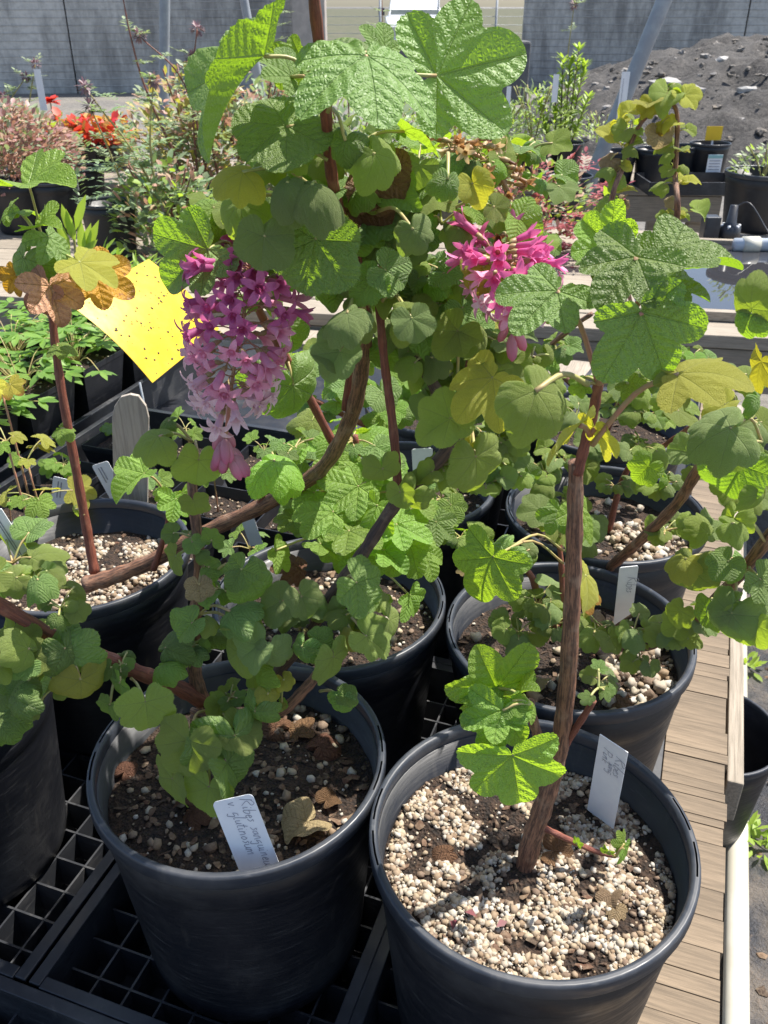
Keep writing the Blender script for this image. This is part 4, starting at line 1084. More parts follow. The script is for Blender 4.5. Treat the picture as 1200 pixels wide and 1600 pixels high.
LB=[
 (95,1000,130,1062,.53,-.01,.85,.1,'R0','green',(60,1015,.54)),(88,1030,150,992,.53,0,.8,.2,'R0','green',None),
 (125,1045,130,1126,.525,-.01,.85,.1,'R1','woollyyellow',(105,1010,.54)),
 (55,1020,0,990,.52,-.01,.7,-.1,'R0','woolly',(70,1030,.54)),(50,1030,10,1058,.52,-.01,.7,-.1,'R0','green',None),
 (40,1080,-10,1130,.51,-.01,.6,-.2,'R1','green',(70,1040,.54)),(30,1075,68,1080,.51,0,.6,.2,'R1','green',None),
 (225,1080,235,1158,.52,-.01,.85,0,'R0','woolly',(205,1060,.55)),(190,1060,180,1095,.53,0,.7,-.1,'r0','green',(190,1045,.555)),
 (175,1095,160,1125,.525,0,.7,-.1,'r0','green',(185,1050,.555)),
 (300,1140,270,1218,.51,-.01,.85,-.1,'R0','woolly',(320,1110,.57)),(320,1145,330,1210,.515,-.01,.85,.1,'R0','green',None),
 (365,1130,370,1220,.515,-.01,.85,.05,'R0','green',(340,1115,.57)),(355,1135,420,1160,.52,0,.8,.2,'R0','woolly',None),
 (330,1215,315,1285,.50,-.01,.8,0,'R0','woolly',(330,1130,.56)),(272,1205,262,1262,.51,0,.8,-.2,'r0','woolly',(310,1120,.57)),
 (345,1180,390,1235,.505,0,.8,.1,'R0','green',None),
 (250,1020,290,985,.56,0,.6,-.2,'R1','green',(300,1010,.585)),(245,1040,290,1035,.55,-.01,.4,0,'r1','bright',None),
 (310,965,265,1005,.555,-.01,.6,-.2,'R0','green',(303,985,.585)),(320,965,345,990,.555,-.01,.5,.2,'R1','woolly',None),
 (385,880,355,925,.56,-.01,.85,-.1,'R0','green',(330,900,.59)),(385,890,415,955,.56,-.01,.9,.1,'R0','green',None),
 (310,905,315,950,.57,-.01,.85,0,'R2','tan',(320,880,.59)),
 (278,862,262,898,.58,0,.8,-.2,'r0','woolly',(308,860,.595)),(330,850,338,820,.58,0,.8,0,'r0','green',(308,860,.595)),(320,885,355,895,.58,0,.8,.2,'r0','green',(310,880,.59)),
 (305,870,325,855,.575,0,.5,0,'r1','green',None),(300,775,310,815,.58,0,.6,0,'r0','woolly',None),
 (350,960,400,935,.56,-.01,.5,.1,'R1','green',(310,960,.585)),(360,975,420,985,.56,-.01,.4,.1,'R2','woolly',(310,960,.585)),
 (420,1005,435,1065,.535,-.01,.85,0,'R0','woollygrey',(450,1030,.58)),(415,1000,360,1040,.54,0,.8,-.2,'R0','woollygrey',None),
 (465,920,490,975,.565,-.01,.85,.2,'R0','woollygrey',(490,975,.59)),(450,935,395,960,.565,0,.7,-.2,'R0','woollygrey',(470,985,.59)),
 (475,1000,460,1050,.54,-.01,.85,-.1,'R0','green',(480,985,.59)),(485,1000,535,1010,.545,0,.8,.2,'R0','green',None),
 (520,1010,522,1086,.535,-.005,.6,.6,'O0','woolly',(505,990,.58)),
 (560,985,620,1030,.55,-.01,.75,.2,'R0','woolly',(530,960,.585)),(555,990,545,1035,.55,-.01,.6,0,'R1','woollyyellow',(530,960,.585)),
 (600,960,640,1000,.56,0,.8,.2,'R0','woolly',None),
 (545,900,600,950,.57,0,.85,.2,'R0','green',(540,905,.6)),(535,1085,545,1132,.545,-.01,.85,0,'R0','green',(500,1080,.57)),(530,1085,565,1095,.545,0,.8,.2,'R0','green',None),
 (415,1075,430,1115,.535,-.01,.7,0,'R1','woollyyellow',(430,1100,.56)),(440,1055,455,1085,.54,-.01,.5,0,'r1','woollyyellow',(440,1100,.56)),(400,1055,405,1020,.55,-.01,.5,0,'r1','bright',None),
 (385,1010,330,1050,.55,0,.7,0,'R1','woolly',None),(400,1100,395,1150,.53,0,.7,0,'R1','green',(400,1120,.56)),
 (725,505,680,560,.61,-.01,.85,-.1,'R0','woolly',(715,600,.66)),(735,510,775,565,.61,-.01,.85,.2,'R0','woolly',None),
 (770,590,695,660,.57,-.02,.4,-.2,'S1','woollyyellow',(720,690,.64)),(780,580,780,630,.58,-.01,.3,.2,'S1','woolly',None),
 (720,645,640,690,.58,-.01,.75,-.2,'R0','woolly',(735,670,.64)),(700,660,715,705,.58,-.01,.8,.1,'R0','woolly',None),
 (740,690,752,800,.57,-.005,.7,.3,'O0','woolly',(730,670,.64)),(735,690,720,730,.58,0,.4,-.3,'R1','woollyyellow',(730,670,.64)),
 (595,720,605,775,.60,0,.7,0,'R1','woolly',(622,745,.63)),(625,760,628,800,.60,0,.8,0,'R0','woolly',(622,775,.625)),
 (650,760,620,810,.60,0,.8,-.2,'r1','woolly',(640,765,.63)),
]
for r in LB: leafpx(pb,*r[:10],node=r[10])
for (x,y,Y,n,s,m) in ((55,905,.55,8,.026,('woolly','green')),(20,1020,.53,5,.026,W),(60,1100,.53,3,.022,W),(300,1010,.575,5,.022,('green','woolly')),(360,1090,.56,6,.024,('green','woolly')),(470,960,.58,6,.022,('woollygrey','woolly')),(560,960,.58,5,.024,W),(430,1100,.56,5,.016,('woollyyellow','bright')),(690,730,.645,6,.022,W),(780,690,.66,7,.022,('woolly','green')),(800,600,.66,6,.024,W),(760,760,.66,6,.018,W),(660,560,.66,4,.024,W),(700,480,.66,5,.025,('woolly','green')),(620,470,.66,4,.026,W),(300,840,.595,4,.018,('green',)),(340,920,.585,3,.018,('green',)),(190,1040,.55,4,.016,('green',)),(95,950,.55,5,.02,('woolly','green')),(690,640,.66,5,.024,W),(780,540,.67,5,.024,W),(745,640,.67,5,.024,('woolly','green')),(730,720,.66,5,.02,W),(800,740,.68,5,.02,('green','woolly')),(760,560,.68,6,.032,W),(820,640,.68,6,.03,W),(700,590,.69,6,.032,('woolly','green')),(760,690,.68,6,.028,W),(840,480,.69,4,.026,('green','woolly')),(660,500,.67,4,.024,W),(830,560,.69,4,.02,W)):
    sprig(pb,P(x,y,Y),n,s,m,('R0','R1','r1','r2'),face=.4)

# ------------------------------------------------------------------ plant E: bright lobed leaves
random.seed(51)
pe=empty('currant_plant',POT['E']+V((.0,.0,.195)),'bushy currant of fresh bright green lobed leaves in pot with rusty leaf','shrub','potted currant plants')
YE=POT['E'].y
stem(pe,[P(545,930,YE+.01),P(543,860,YE+.02),P(548,800,YE+.02),P(560,740,YE+.02),P(555,680,YE+.02)],.0045,.003,'bark_red','trunk')
stem(pe,[P(545,900,YE+.01),P(580,850,YE),P(620,820,YE),P(650,800,YE)],.003,.002,'bark_red')
stem(pe,[P(545,880,YE+.01),P(510,830,YE),P(490,790,YE)],.003,.002,'bark_red')
LE=[(520,800,460,835,.74,-.03,.35,-.1,'S1','bright'),(545,830,600,850,.72,-.03,.4,.1,'S0','bright'),(560,760,500,800,.76,-.02,.4,0,'S0','bright'),(590,790,560,845,.73,-.02,.4,0,'S1','bright'),(620,820,690,850,.73,-.02,.4,.2,'S0','bright'),(640,850,600,905,.72,-.02,.6,0,'S0','bright'),(660,860,690,915,.73,-.02,.7,.2,'S1','bright'),(540,850,530,905,.72,-.02,.5,0,'S0','bright'),(490,770,450,790,.78,-.02,.2,0,'S1','bright'),(520,720,560,760,.80,-.02,.3,.1,'S0','bright'),(580,720,640,745,.80,-.02,.3,.1,'S1','bright'),(470,690,420,720,.84,-.02,.1,0,'S1','bright'),(560,690,600,660,.85,-.01,.3,0,'S1','bright'),(500,850,540,870,.71,-.02,.4,0,'S2','bright'),(600,860,640,890,.71,-.02,.4,0,'S2','bright'),(640,930,655,965,.70,0,.4,0,'S0','bright'),(600,930,590,960,.71,0,.4,0,'s0','bright'),(560,880,580,930,.70,-.01,.6,0,'S0','bright'),(650,780,690,800,.76,0,.3,0,'S0','bright'),(430,860,460,895,.72,0,.4,0,'s0','bright')]
for r in LE: leafpx(pe,*r,node=(550,r[1]+15 if r[1]<900 else 905,YE+.015))
for (x,y,n) in ((550,690,6),(560,760,7),(640,800,5),(490,800,5),(590,840,5),(540,820,5),(600,740,6),(510,730,5),(460,700,4)):
    sprig(pe,P(x,y,YE+.03),n,.036,('bright','bright','green'),('S0','S1','s0'),face=.2)
rl=leafpx(None,470,888,428,872,.75,-.01,.6,-.2,'S3','orange'); rl.name='fallen_leaf'; tagp(rl,'rusty orange lobed leaf standing upright in the pot of bright leaves','fallen leaf','dead leaves in the pots')
rl.data=get_leaf('S3','dry',0)

# ------------------------------------------------------------------ woolly plants in the pots D, G, H, C and behind
random.seed(61)
def woolly_plant(key,label,stems,sprigs,leaves=(),mats=W):
    o=empty('currant_plant',POT[key]+V((0,0,.19)),label,'shrub','potted currant plants')
    for (pts,r0,r1,m) in stems: stem(o,[P(*p) for p in pts],r0,r1,m)
    for (x,y,Y,n,s) in sprigs: sprig(o,P(x,y,Y),n,s*1.3,mats,('R0','R1','r1','R2'),face=.4)
    for r in leaves: leafpx(o,*r[:10],node=r[10])
    return o
woolly_plant('D','low woolly currant with a stout peeling branch leaning over the timber edge',[
 ([(930,1000,.72),(1000,1010,.70),(1070,980,.67),(1140,915,.63),(1205,835,.59),(1270,745,.55)],.0062,.005,'bark'),
 ([(900,1010,.73),(850,960,.74),(830,900,.76),(800,880,.78)],.0045,.003,'bark_red'),
 ([(880,1000,.73),(878,900,.74),(872,830,.75)],.0035,.0025,'bark_red'),
 ([(920,1010,.72),(990,960,.71)],.003,.002,'bark')],
 [(840,945,.73,7,.021),(810,990,.72,6,.022),(870,975,.71,7,.022),(930,985,.70,6,.020),(990,985,.69,6,.02),(1050,995,.67,6,.02),(1100,975,.66,5,.02),(880,820,.75,5,.022),(1000,1030,.67,4,.014),(940,1065,.63,3,.014),(800,880,.78,6,.022)],
 [(1080,865,1035,905,.60,-.01,.7,-.2,'R1','woollyyellow',(1150,880,.62)),(1085,875,1075,950,.595,-.01,.85,0,'R0','woolly',(1140,915,.63)),
  (1145,870,1110,905,.58,-.01,.85,-.1,'R0','green',(1150,900,.62)),(1150,880,1180,915,.585,0,.85,.2,'R0','green',None),
  (1180,895,1215,945,.57,-.01,.8,.2,'R0','green',(1150,905,.62)),(1150,940,1120,1028,.57,-.01,.8,-.1,'R0','woollygrey',(1150,910,.62)),(1155,935,1100,970,.575,0,.7,-.3,'R1','woollygrey',None),
  (1130,815,1190,830,.57,-.01,.5,.1,'R1','woolly',(1195,845,.59)),(1150,800,1135,850,.575,0,.7,-.1,'R0','woolly',(1195,845,.59)),
  (1115,945,1090,990,.60,0,.8,0,'r0','green',(1110,940,.645)),(1180,960,1150,1020,.565,0,.8,0,'R0','woolly',(1170,880,.61)),
  (1070,945,1040,990,.62,0,.8,0,'O0','woolly',None),
  (770,870,725,955,.63,-.01,.6,-.2,'S1','bright',(880,880,.72)),(800,850,745,905,.65,-.01,.5,-.2,'R1','green',(880,860,.73)),
  (905,925,950,935,.66,-.01,.2,0,'S1','yellow',(880,900,.73)),(915,900,960,945,.66,0,.3,.1,'S1','woollyyellow',(880,900,.73)),
  (875,800,850,840,.66,-.01,.5,0,'S0','green',(875,850,.74)),(905,790,950,860,.66,-.01,.5,.2,'S1','bright',(875,840,.74)),
  (735,880,725,910,.74,0,.8,0,'R2','tan',(750,860,.78))])
woolly_plant('G','currant with long brown branch rising past the timber edge under broad woolly leaves',[
 ([(935,900,.90),(960,880,.86),(1000,845,.80),(1055,790,.75),(1090,735,.70),(1140,655,.66)],.0062,.005,'bark'),
 ([(950,830,1.0),(980,735,.98),(1040,695,.94),(1090,660,.9)],.0045,.003,'bark_red')],
 [(880,790,.98,6,.026),(850,740,.98,6,.026),(1000,700,.93,6,.024),(1030,760,.85,5,.022),(1040,830,.78,5,.018),(960,640,.98,6,.026),(1000,600,.98,5,.025),(1110,740,.72,5,.024),(1150,770,.68,5,.024),(900,830,.92,5,.022),(820,660,.98,6,.026),(1060,640,.9,5,.025),(1090,820,.72,4,.02),(1170,660,.66,5,.025),(1180,740,.62,5,.026),(1120,600,.75,4,.025),(930,700,1.0,6,.024),(900,650,1.05,6,.024),(880,720,1.0,6,.024),(960,760,.95,5,.02),(1010,650,.95,6,.026),(860,600,1.1,5,.024)],
 [(1165,660,1050,705,.56,-.01,.8,-.2,'R1','woollygrey',(1190,690,.62)),(1150,670,1100,735,.57,0,.8,.1,'R0','woollygrey',None),
  (1170,710,1120,790,.575,0,.85,0,'R0','green',(1190,690,.62)),(1145,625,1085,660,.60,0,.5,-.3,'R2','woollyyellow',(1150,640,.65)),
  (1180,615,1200,650,.58,0,.7,.2,'R0','green',None),(1190,565,1168,625,.56,0,.2,0,'S1','yellow',None),
  (1185,760,1195,810,.56,0,.8,.1,'R0','woolly',None),(1020,720,985,760,.84,0,.7,0,'R0','bright',None),(1040,745,1050,765,.84,0,.6,0,'R1','bright',None),
  (1110,840,1080,800,.66,0,.6,0,'R1','woolly',None)])
woolly_plant('H','woolly currant twig arching before the wet bench',[
 ([(930,700,1.25),(900,610,1.2),(850,560,1.15),(890,515,1.1),(925,490,1.08)],.0045,.003,'bark'),([(940,700,1.25),(965,630,1.2),(990,560,1.18)],.004,.003,'bark_red')],
 [(870,545,1.12,5,.022),(830,575,1.12,5,.026),(960,590,1.15,5,.026),(1050,610,1.1,6,.03),(800,610,1.1,6,.028),(1080,560,1.1,5,.028)],mats=('woolly','green','bright'))
woolly_plant('I','leafy currant crowding behind the bright lobed leaves',[
 ([(640,800,1.0),(600,690,1.0),(540,650,1.0),(470,615,1.0)],.0045,.003,'bark_red'),([(650,800,1.0),(690,740,.98),(720,690,.96)],.004,.003,'bark')],
 [(500,640,1.0,6,.03),(560,610,1.0,6,.03),(620,640,1.02,6,.03),(640,600,1.05,6,.028),(700,640,1.0,6,.03),(690,780,.95,6,.028),(720,840,.9,6,.028),(760,700,1.0,6,.028),(560,560,1.05,5,.03),(470,570,1.05,5,.03)],mats=('bright','green','woolly'))
woolly_plant('J','shaded currant twig with small grey leaves between the rear pots',[
 ([(720,640,1.3),(730,560,1.28),(760,500,1.25)],.004,.003,'bark_dark')],
 [(690,580,1.25,6,.024),(730,560,1.25,5,.026),(770,500,1.22,5,.026),(650,540,1.3,6,.026),(620,500,1.3,5,.028)],mats=('woolly','woollyyellow'))
woolly_plant('C','woolly currant hanging over the shaded pot by the tray edge',[
 ([(-60,1080,.62),(-20,1040,.6),(20,1040,.56)],.005,.003,'bark_red')],
 [(10,1050,.55,6,.028),(20,880,.60,5,.03),(-10,1110,.56,4,.028)],mats=('woolly','green'))
# dead leaves lying on the soil
random.seed(71)
for (x,y,z,s,m,lab) in (
 (465,1148,RIM-.036,.026,'dry',0),(500,1165,RIM-.036,.03,'dry',0),(300,1265,RIM-.036,.02,'dry',0),(480,1285,RIM-.034,.028,'tan',0),(430,1135,RIM-.03,.024,'dry',0),(195,1205,RIM-.036,.018,'dry',0),(285,1250,RIM-.03,.018,'dry',0),(510,1250,RIM-.036,.014,'dry',0),
 (865,1330,RIM-.036,.020,'dry',1),(700,1330,RIM-.036,.018,'dry',1),(955,1400,RIM-.036,.013,'tan',1),(965,1415,RIM-.036,.014,'tan',1),
 (960,1090,RIM-.036,.024,'dry',2),(835,1070,RIM-.036,.02,'tan',2),(1010,950,RIM-.03,.024,'dry',2),(925,960,RIM-.03,.022,'tan',2)):
    b=PZ(x,y,z); a=random.random()*6.28
    o=place_leaf(None,b,V((math.cos(a),math.sin(a),random.uniform(.05,.3))),s,V((random.uniform(-.4,.4),random.uniform(-.5,.1),1)),random.choice(('s1','r2','r1')),m,name='fallen_leaf')
    tagp(o,('withered brown leaf on the dark soil around the written tag','withered brown leaf lying on the pale perlite','withered leaf on soil under the woolly shoots by the timber edge')[lab],'fallen leaf','dead leaves in the pots')
M['redbit']=simple('red_petal',(.16,.03,.04),(.10,.03,.03),90,.5,.1)
for (x,y) in ((712,1438),(775,1450),(745,1434)):
    mb=MB(); a=random.random()*6.28; mb.add([(0,0,.001),(.004,.003,.005),(.010,.001,.002),(.005,-.003,.004)],[(0,3,2,1)]); o=mb.obj('fallen_petal',M['redbit'],None,PZ(x,y,RIM-.036)); o.rotation_euler=(0,0,a); tagp(o,'small dark red petal lying on the pale perlite','fallen petal','dark red petals on the perlite')

# ------------------------------------------------------------------ seedling trays at the left
random.seed(81)
def sq_pot(loc,w,h,label,group,yaw=YAW,soil=.02,perl=40):
    o=empty('square_pot',loc,label,'pot',group); o.rotation_euler=(0,0,-yaw)
    mb=MB(); wb=w*.36; wt=w*.5; t=.0018
    prof=[(wb,0),(wt-.001,h-.012),(wt,h-.011),(wt,h),(wt-t,h),(wb-t+.0,.004)]
    vs=[];
    for (r,z) in prof: vs+=[(-r,-r,z),(r,-r,z),(r,r,z),(-r,r,z)]
    fs=[]
    for i in range(len(prof)-1):
        for k in range(4): fs.append((i*4+k,i*4+(k+1)%4,i*4+4+(k+1)%4,i*4+4+k))
    fs.append((3,2,1,0)); q=(len(prof)-1)*4; fs.append((q,q+1,q+2,q+3))
    mb.add(vs,fs,smooth=False); mb.obj('pot_wall',M['pot'],o)
    zs=h-soil; r=wb+(wt-wb)*(zs/h)-t-.001; n=8; vs=[];fs=[]
    for i in range(n+1):
        for j in range(n+1): vs.append((-r+2*r*i/n,-r+2*r*j/n,zs+random.uniform(-.002,.002)))
    for i in range(n):
        for j in range(n): a=i*(n+1)+j; fs.append((a,a+n+1,a+n+2,a+1))
    mb=MB(); mb.add(vs,fs); mb.obj('soil',M['soil'],o)
    if perl:
        iv,if_=ICO0; V_=[];F_=[]
        for c in range(perl):
            s=random.uniform(.0014,.0035); V_.append(iv*s*(1+.2*rng.standard_normal((len(iv),1)))+np.array([random.uniform(-r,r)*.93,random.uniform(-r,r)*.93,zs+.001])); F_.append(if_+c*len(iv))
        p=link('perlite',np_mesh('perlite',np.concatenate(V_),np.concatenate(F_),M['perlite']),o); p['kind']='stuff'
    return o
def seedling(loc,label,n,size,mats,shapes,h=.05,group='seedlings in small pots'):
    o=empty('seedling',loc,label,'plant',group)
    top=V(loc)+V((random.uniform(-.01,.01),random.uniform(-.01,.01),h))
    stem(o,[loc,V(loc).lerp(top,.5),top],.0016,.001,'petiole_red','stem',6,0,3)
    sprig(o,top,n,size,mats,shapes,face=.2); return o
web_tray(.93,-1.14,1.50,-.50,'wide black tray holding the small seedling pots and printed tags',3,3,False,BT-.01,.05)
for (u_,v_) in ((1.0,-.57),(1.0,-.72),(1.0,-.87),(1.0,-1.03),(1.16,-.57),(1.16,-.72),(1.16,-.87),(1.16,-1.03),(1.33,-.57),(1.33,-.72),(1.33,-.87),(1.33,-1.03)):
    b=B(u_,v_,BT-.03); sq_pot(b,.11,.09,'small square black seedling pot in the wide tray','square seedling pots')
    seedling(b+V((0,0,.07)),'young lobed currant seedling in a small square pot',random.choice((4,5,6)),.036,('bright','bright','green'),('S0','s0','S1'),random.uniform(.03,.08))
web_tray(1.08,-1.75,1.95,-1.19,'black tray holding the tall square pots of lush green plants',3,3,False,BT-.01,.05)
tall=[]
for (u_,v_) in ((1.18,-1.28),(1.18,-1.45),(1.36,-1.28),(1.36,-1.45),(1.54,-1.28),(1.54,-1.45),(1.72,-1.28),(1.72,-1.45)):
    b=B(u_,v_,BT-.03); sq_pot(b,.15,.16,'tall square black pot beside the yellow sticky card','tall square pots'); tall.append(b+V((0,0,.14)))
# lush divided-leaf plants in the tall pots
def lance_leaf(mb,b,d,L,w,n=V((0,0,1))):
    d=d.normalized(); y=n.cross(d)
    if y.length<1e-3: y=V((1,0,0))
    y.normalize(); nn=d.cross(y)
    vs=[b,b+d*L*.35+y*w*.45+nn*L*.03,b+d*L*.7+y*w*.4,b+d*L-nn*L*.08,b+d*L*.7-y*w*.4,b+d*L*.35-y*w*.45+nn*L*.03,b+d*L*.36-nn*L*.02,b+d*L*.7-nn*L*.04]
    mb.add(vs,[(0,6,1),(1,6,7,2),(2,7,3),(0,5,6),(6,5,4,7),(7,4,3)],smooth=True)
def foliage_mat(name,c1,c2,tr,tf=.4,rough=.5,sc=14):
    n=NT(name); g=geo(n); a=n.tex('Noise',objc(n),sc,4,.6)
    col=n.mix(g.outputs['Random Per Island'],c1,c2); col=n.mix(n.rng(a.outputs[0],.35,.65,0,.4),col,tuple(q*.5 for q in c1))
    n.l(col,n.p.inputs['Base Color']); n.p.inputs['Roughness'].default_value=rough
    t=n.n('BsdfTranslucent'); t.inputs['Color'].default_value=(*tr,1); ms=n.n('MixShader'); ms.inputs[0].default_value=tf
    n.l(n.p.outputs[0],ms.inputs[1]); n.l(t.outputs[0],ms.inputs[2]); n.l(ms.outputs[0],n.out.inputs[0]); return n.m
M['lush']=foliage_mat('lush_foliage',(.13,.27,.05),(.24,.40,.08),(.4,.62,.05))
for i,b in enumerate(tall):
    o=empty('leafy_plant',b,'lush green plant with divided pointed leaves in a tall square pot','plant','lush plants in the tall pots')
    mb=MB(); st=MB()
    for k in range(26):
        a=random.random()*6.28; el=random.uniform(.25,1.2); d=V((math.cos(a)*math.cos(el),math.sin(a)*math.cos(el),math.sin(el))); L=random.uniform(.06,.17); tip=d*L+V((0,0,-.15*L))
        st.tube(smooth_path([V((0,0,0)),d*L*.55+V((0,0,.01)),tip],3),.0011,5)
        for j in range(5):
            aa=(j-2)*.62; dd=(V((d.x,d.y,d.z*.2))+V((-math.sin(a),math.cos(a),0))*math.sin(aa)*1.1)*1; dd=V((math.cos(a+aa),math.sin(a+aa),random.uniform(-.35,.25)))
            lance_leaf(mb,tip,dd,random.uniform(.03,.055),random.uniform(.014,.022),V((random.uniform(-.2,.2),random.uniform(-.3,.1),1)))
    f=mb.obj('foliage',M['lush'],o); f['kind']='stuff'; st.obj('leaf_stalks',M['petiole'],o)['kind']='stuff'
for (x,y,Y,n,s) in ((42,720,1.05,4,.045),(60,780,1.0,4,.045),(10,690,1.0,3,.04),(0,600,1.05,3,.045)):
    b=P(x,y,Y); o=empty('seedling',V((b.x,b.y,BT+.03)),'broad leaved currant seedling by the tray of printed tags','plant','seedlings by the tray edge')
    stem(o,[V((b.x,b.y,BT+.03)),V((b.x+.004,b.y,BT/2+b.z/2)),b],.0018,.0013,'petiole_red','stem',6,0,3)
    sprig(o,b,n,s,('bright','woollyyellow') if y>650 else ('bright','yellow'),('S0','S1'),face=.2)

# ------------------------------------------------------------------ benches behind
random.seed(91)
def plank_bench(name,o3,e,L,D,label,rows,z=BT,gap=.008,skip=None):
    e=e.normalized(); f=V((-e.y,e.x,0)); o=empty(name,V((o3.x,o3.y,0)),label,'bench'); rz=math.atan2(e.y,e.x)
    def part(nm,a0,a1,b0,b1,z0,z1,mat='wood_grey',bev=.003):
        mb=MB(); mb.box((0,0,0),(a1-a0)/2,(b1-b0)/2,(z1-z0)/2); q=mb.obj(nm,M[mat],o,e*((a0+a1)/2)+f*((b0+b1)/2)+V((0,0,(z0+z1)/2)),bev); q.rotation_euler=(0,0,rz)
    w=D/rows
    for k in range(rows): part('plank',random.uniform(-.01,.01),L+random.uniform(-.02,.02),k*w+gap/2,(k+1)*w-gap/2,z-.038,z+random.uniform(-.002,.002))
    part('front_rail',0,L,.01,.05,z-.17,z-.041,'wood_grey'); part('back_rail',0,L,D-.05,D-.01,z-.17,z-.041)
    for a in (.1,L/2,L-.1):
        for b in (.09,D-.09): part('leg',a-.04,a+.04,b-.035,b+.035,.0,z-.042)
    return o,e,f
plank_bench('potting_bench',V((-2.6,3.03,0)),V((1.148,-.204,0)),4.9,1.35,'grey plank bench behind the flowering currant, wet at one end',9)
plank_bench('potting_bench',V((-3.2,5.0,0)),V((1,-.06,0)),4.95,1.1,'far plank bench with black pots and tall stalks on it',7)
# shallow water lying in a liner on the wet end of the bench
e2=V((1.148,-.204,0)).normalized(); f2=V((-e2.y,e2.x,0)); o2=V((-2.6,3.03,0))
ln=empty('water_liner',o2+e2*4.0+f2*.62+V((0,0,BT+.003)),'shallow black liner holding water that mirrors the sky','water liner')
mb=MB(); mb.box((0,0,.003),.62,.46,.003,(e2,f2,ZB)); mb.obj('liner_base',M['tray'],ln)
for (a,b,c,d) in ((0,.475,.64,.015),(0,-.475,.64,.015),(.63,0,.012,.46),(-.63,0,.012,.46)):
    mb=MB(); mb.box(e2*a+f2*b+V((0,0,.014)),c,d,.014,(e2,f2,ZB)); mb.obj('liner_edge',M['wood_grey'],ln,None,.002)
n=NT('still_water'); n.p.inputs['Base Color'].default_value=(.035,.035,.04,1); n.p.inputs['Roughness'].default_value=.02; n.p.inputs['IOR'].default_value=1.6
a=n.tex('Noise',objc(n),9,2,.5); n.bump(a.outputs[0],.06,.004)
mb=MB(); mb.box((0,0,.009),.617,.459,.002,(e2,f2,ZB)); w=mb.obj('water',n.m,ln)
# pvc manifold lying on the bench
pv=empty('irrigation_pipe',P(1200,388,3.35),'pale grey PVC pipe with couplings lying behind the water','pipe'); L=V(pv.location)
mb=MB(); mb.tube([V((-.13,0,0)),V((.6,-.02,0))],.024,20); mb.obj('pipe_run',M['pvcgrey'] if 'pvcgrey' in M else simple('grey_pvc',(.55,.6,.66),(.48,.53,.6),8,.35,.05),pv)
for xx in (-.1,-.0,.1):
    mb=MB(); mb.tube([V((xx,-.003,0)),V((xx+.06,-.004,0))],.031,20); mb.obj('coupling',M['pvc'],pv)
pv.location.z=BT+.034
vb=PZ(1125,378,BT); va=empty('valve_box',vb,'black irrigation valve with white bolts and a thin tube','valve')
mb=MB(); mb.box((-.05,0,.05),.03,.03,.05); mb.obj('valve_body',M['blackmetal'],va,None,.004)
mb=MB(); mb.tube([(.03,0,0),(.03,0,.06),(.03,0,.075),(.03,0,.14)],[.045,.04,.02,.015],14); mb.obj('solenoid',M['blackmetal'],va)
for k in range(6):
    aa=k*1.05; mb=MB(); mb.tube([(.03+.034*math.cos(aa),.034*math.sin(aa),.055),(.03+.034*math.cos(aa),.034*math.sin(aa),.068)],.006,8); mb.obj('bolt',M['white'],va)
mb=MB(); mb.tube(smooth_path([(.03,0,.13),(.08,-.02,.15),(.14,-.1,.06),(.18,-.2,.008)],5),.003,6); mb.obj('tube',M['blackmetal'],va)

# ------------------------------------------------------------------ plants and pots on the far benches
M['f_grey']=foliage_mat('feathery_foliage',(.22,.29,.17),(.34,.40,.25),(.42,.54,.18),.3)
M['f_teal']=foliage_mat('blue_green_foliage',(.17,.27,.13),(.27,.36,.22),(.38,.52,.15),.3)
M['f_yel']=foliage_mat('yellow_green_foliage',(.40,.42,.10),(.52,.40,.18),(.65,.62,.08),.35)
M['f_pink']=foliage_mat('pink_foliage',(.46,.24,.20),(.50,.38,.24),(.6,.3,.2),.25)
M['f_rose']=foliage_mat('rose_foliage',(.42,.10,.13),(.30,.08,.09),(.6,.15,.12),.3)
M['f_rose2']=foliage_mat('dusty_rose',(.42,.22,.22),(.36,.26,.22),(.5,.25,.22),.2)
M['f_red']=foliage_mat('red_leaf',(.62,.03,.05),(.70,.16,.10),(.9,.1,.05),.35)
M['f_lime']=foliage_mat('lime_foliage',(.24,.36,.05),(.34,.46,.09),(.5,.7,.06),.4)
M['f_orange']=foliage_mat('orange_foliage',(.55,.30,.08),(.45,.36,.10),(.7,.4,.06),.35)
M['stalk_red']=simple('stalk_red',(.22,.07,.05),(.16,.08,.05),40,.6,0); M['stalk_yel']=simple('stalk_yellow',(.34,.30,.10),(.26,.22,.09),40,.6,0); M['f_purple']=foliage_mat('purple_heads',(.26,.17,.19),(.38,.28,.28),(.3,.15,.2),.2)
M['f_dry']=foliage_mat('dry_stalks',(.30,.22,.13),(.22,.16,.1),(.3,.2,.1),.1)
def frond(mb,b,d,L,n,ll,lw,droop=.3,up=V((0,0,1))):
    d=d.normalized(); s=d.cross(up)
    if s.length<.05: s=V((1,0,0))
    s.normalize(); p=V(b)
    for i in range(n):
        f=(i+1)/n; dd=(d+V((0,0,-droop*f))).normalized(); p=p+dd*(L/n); k=math.sin(math.pi*(.18+.78*f))
        for sg in (-1,1): lance_leaf(mb,p,(s*sg+dd*.7+V((random.uniform(-.2,.2),random.uniform(-.2,.2),random.uniform(-.3,.3)))),ll*k,lw*k,up)
    lance_leaf(mb,p,d,ll*.8,lw,up)
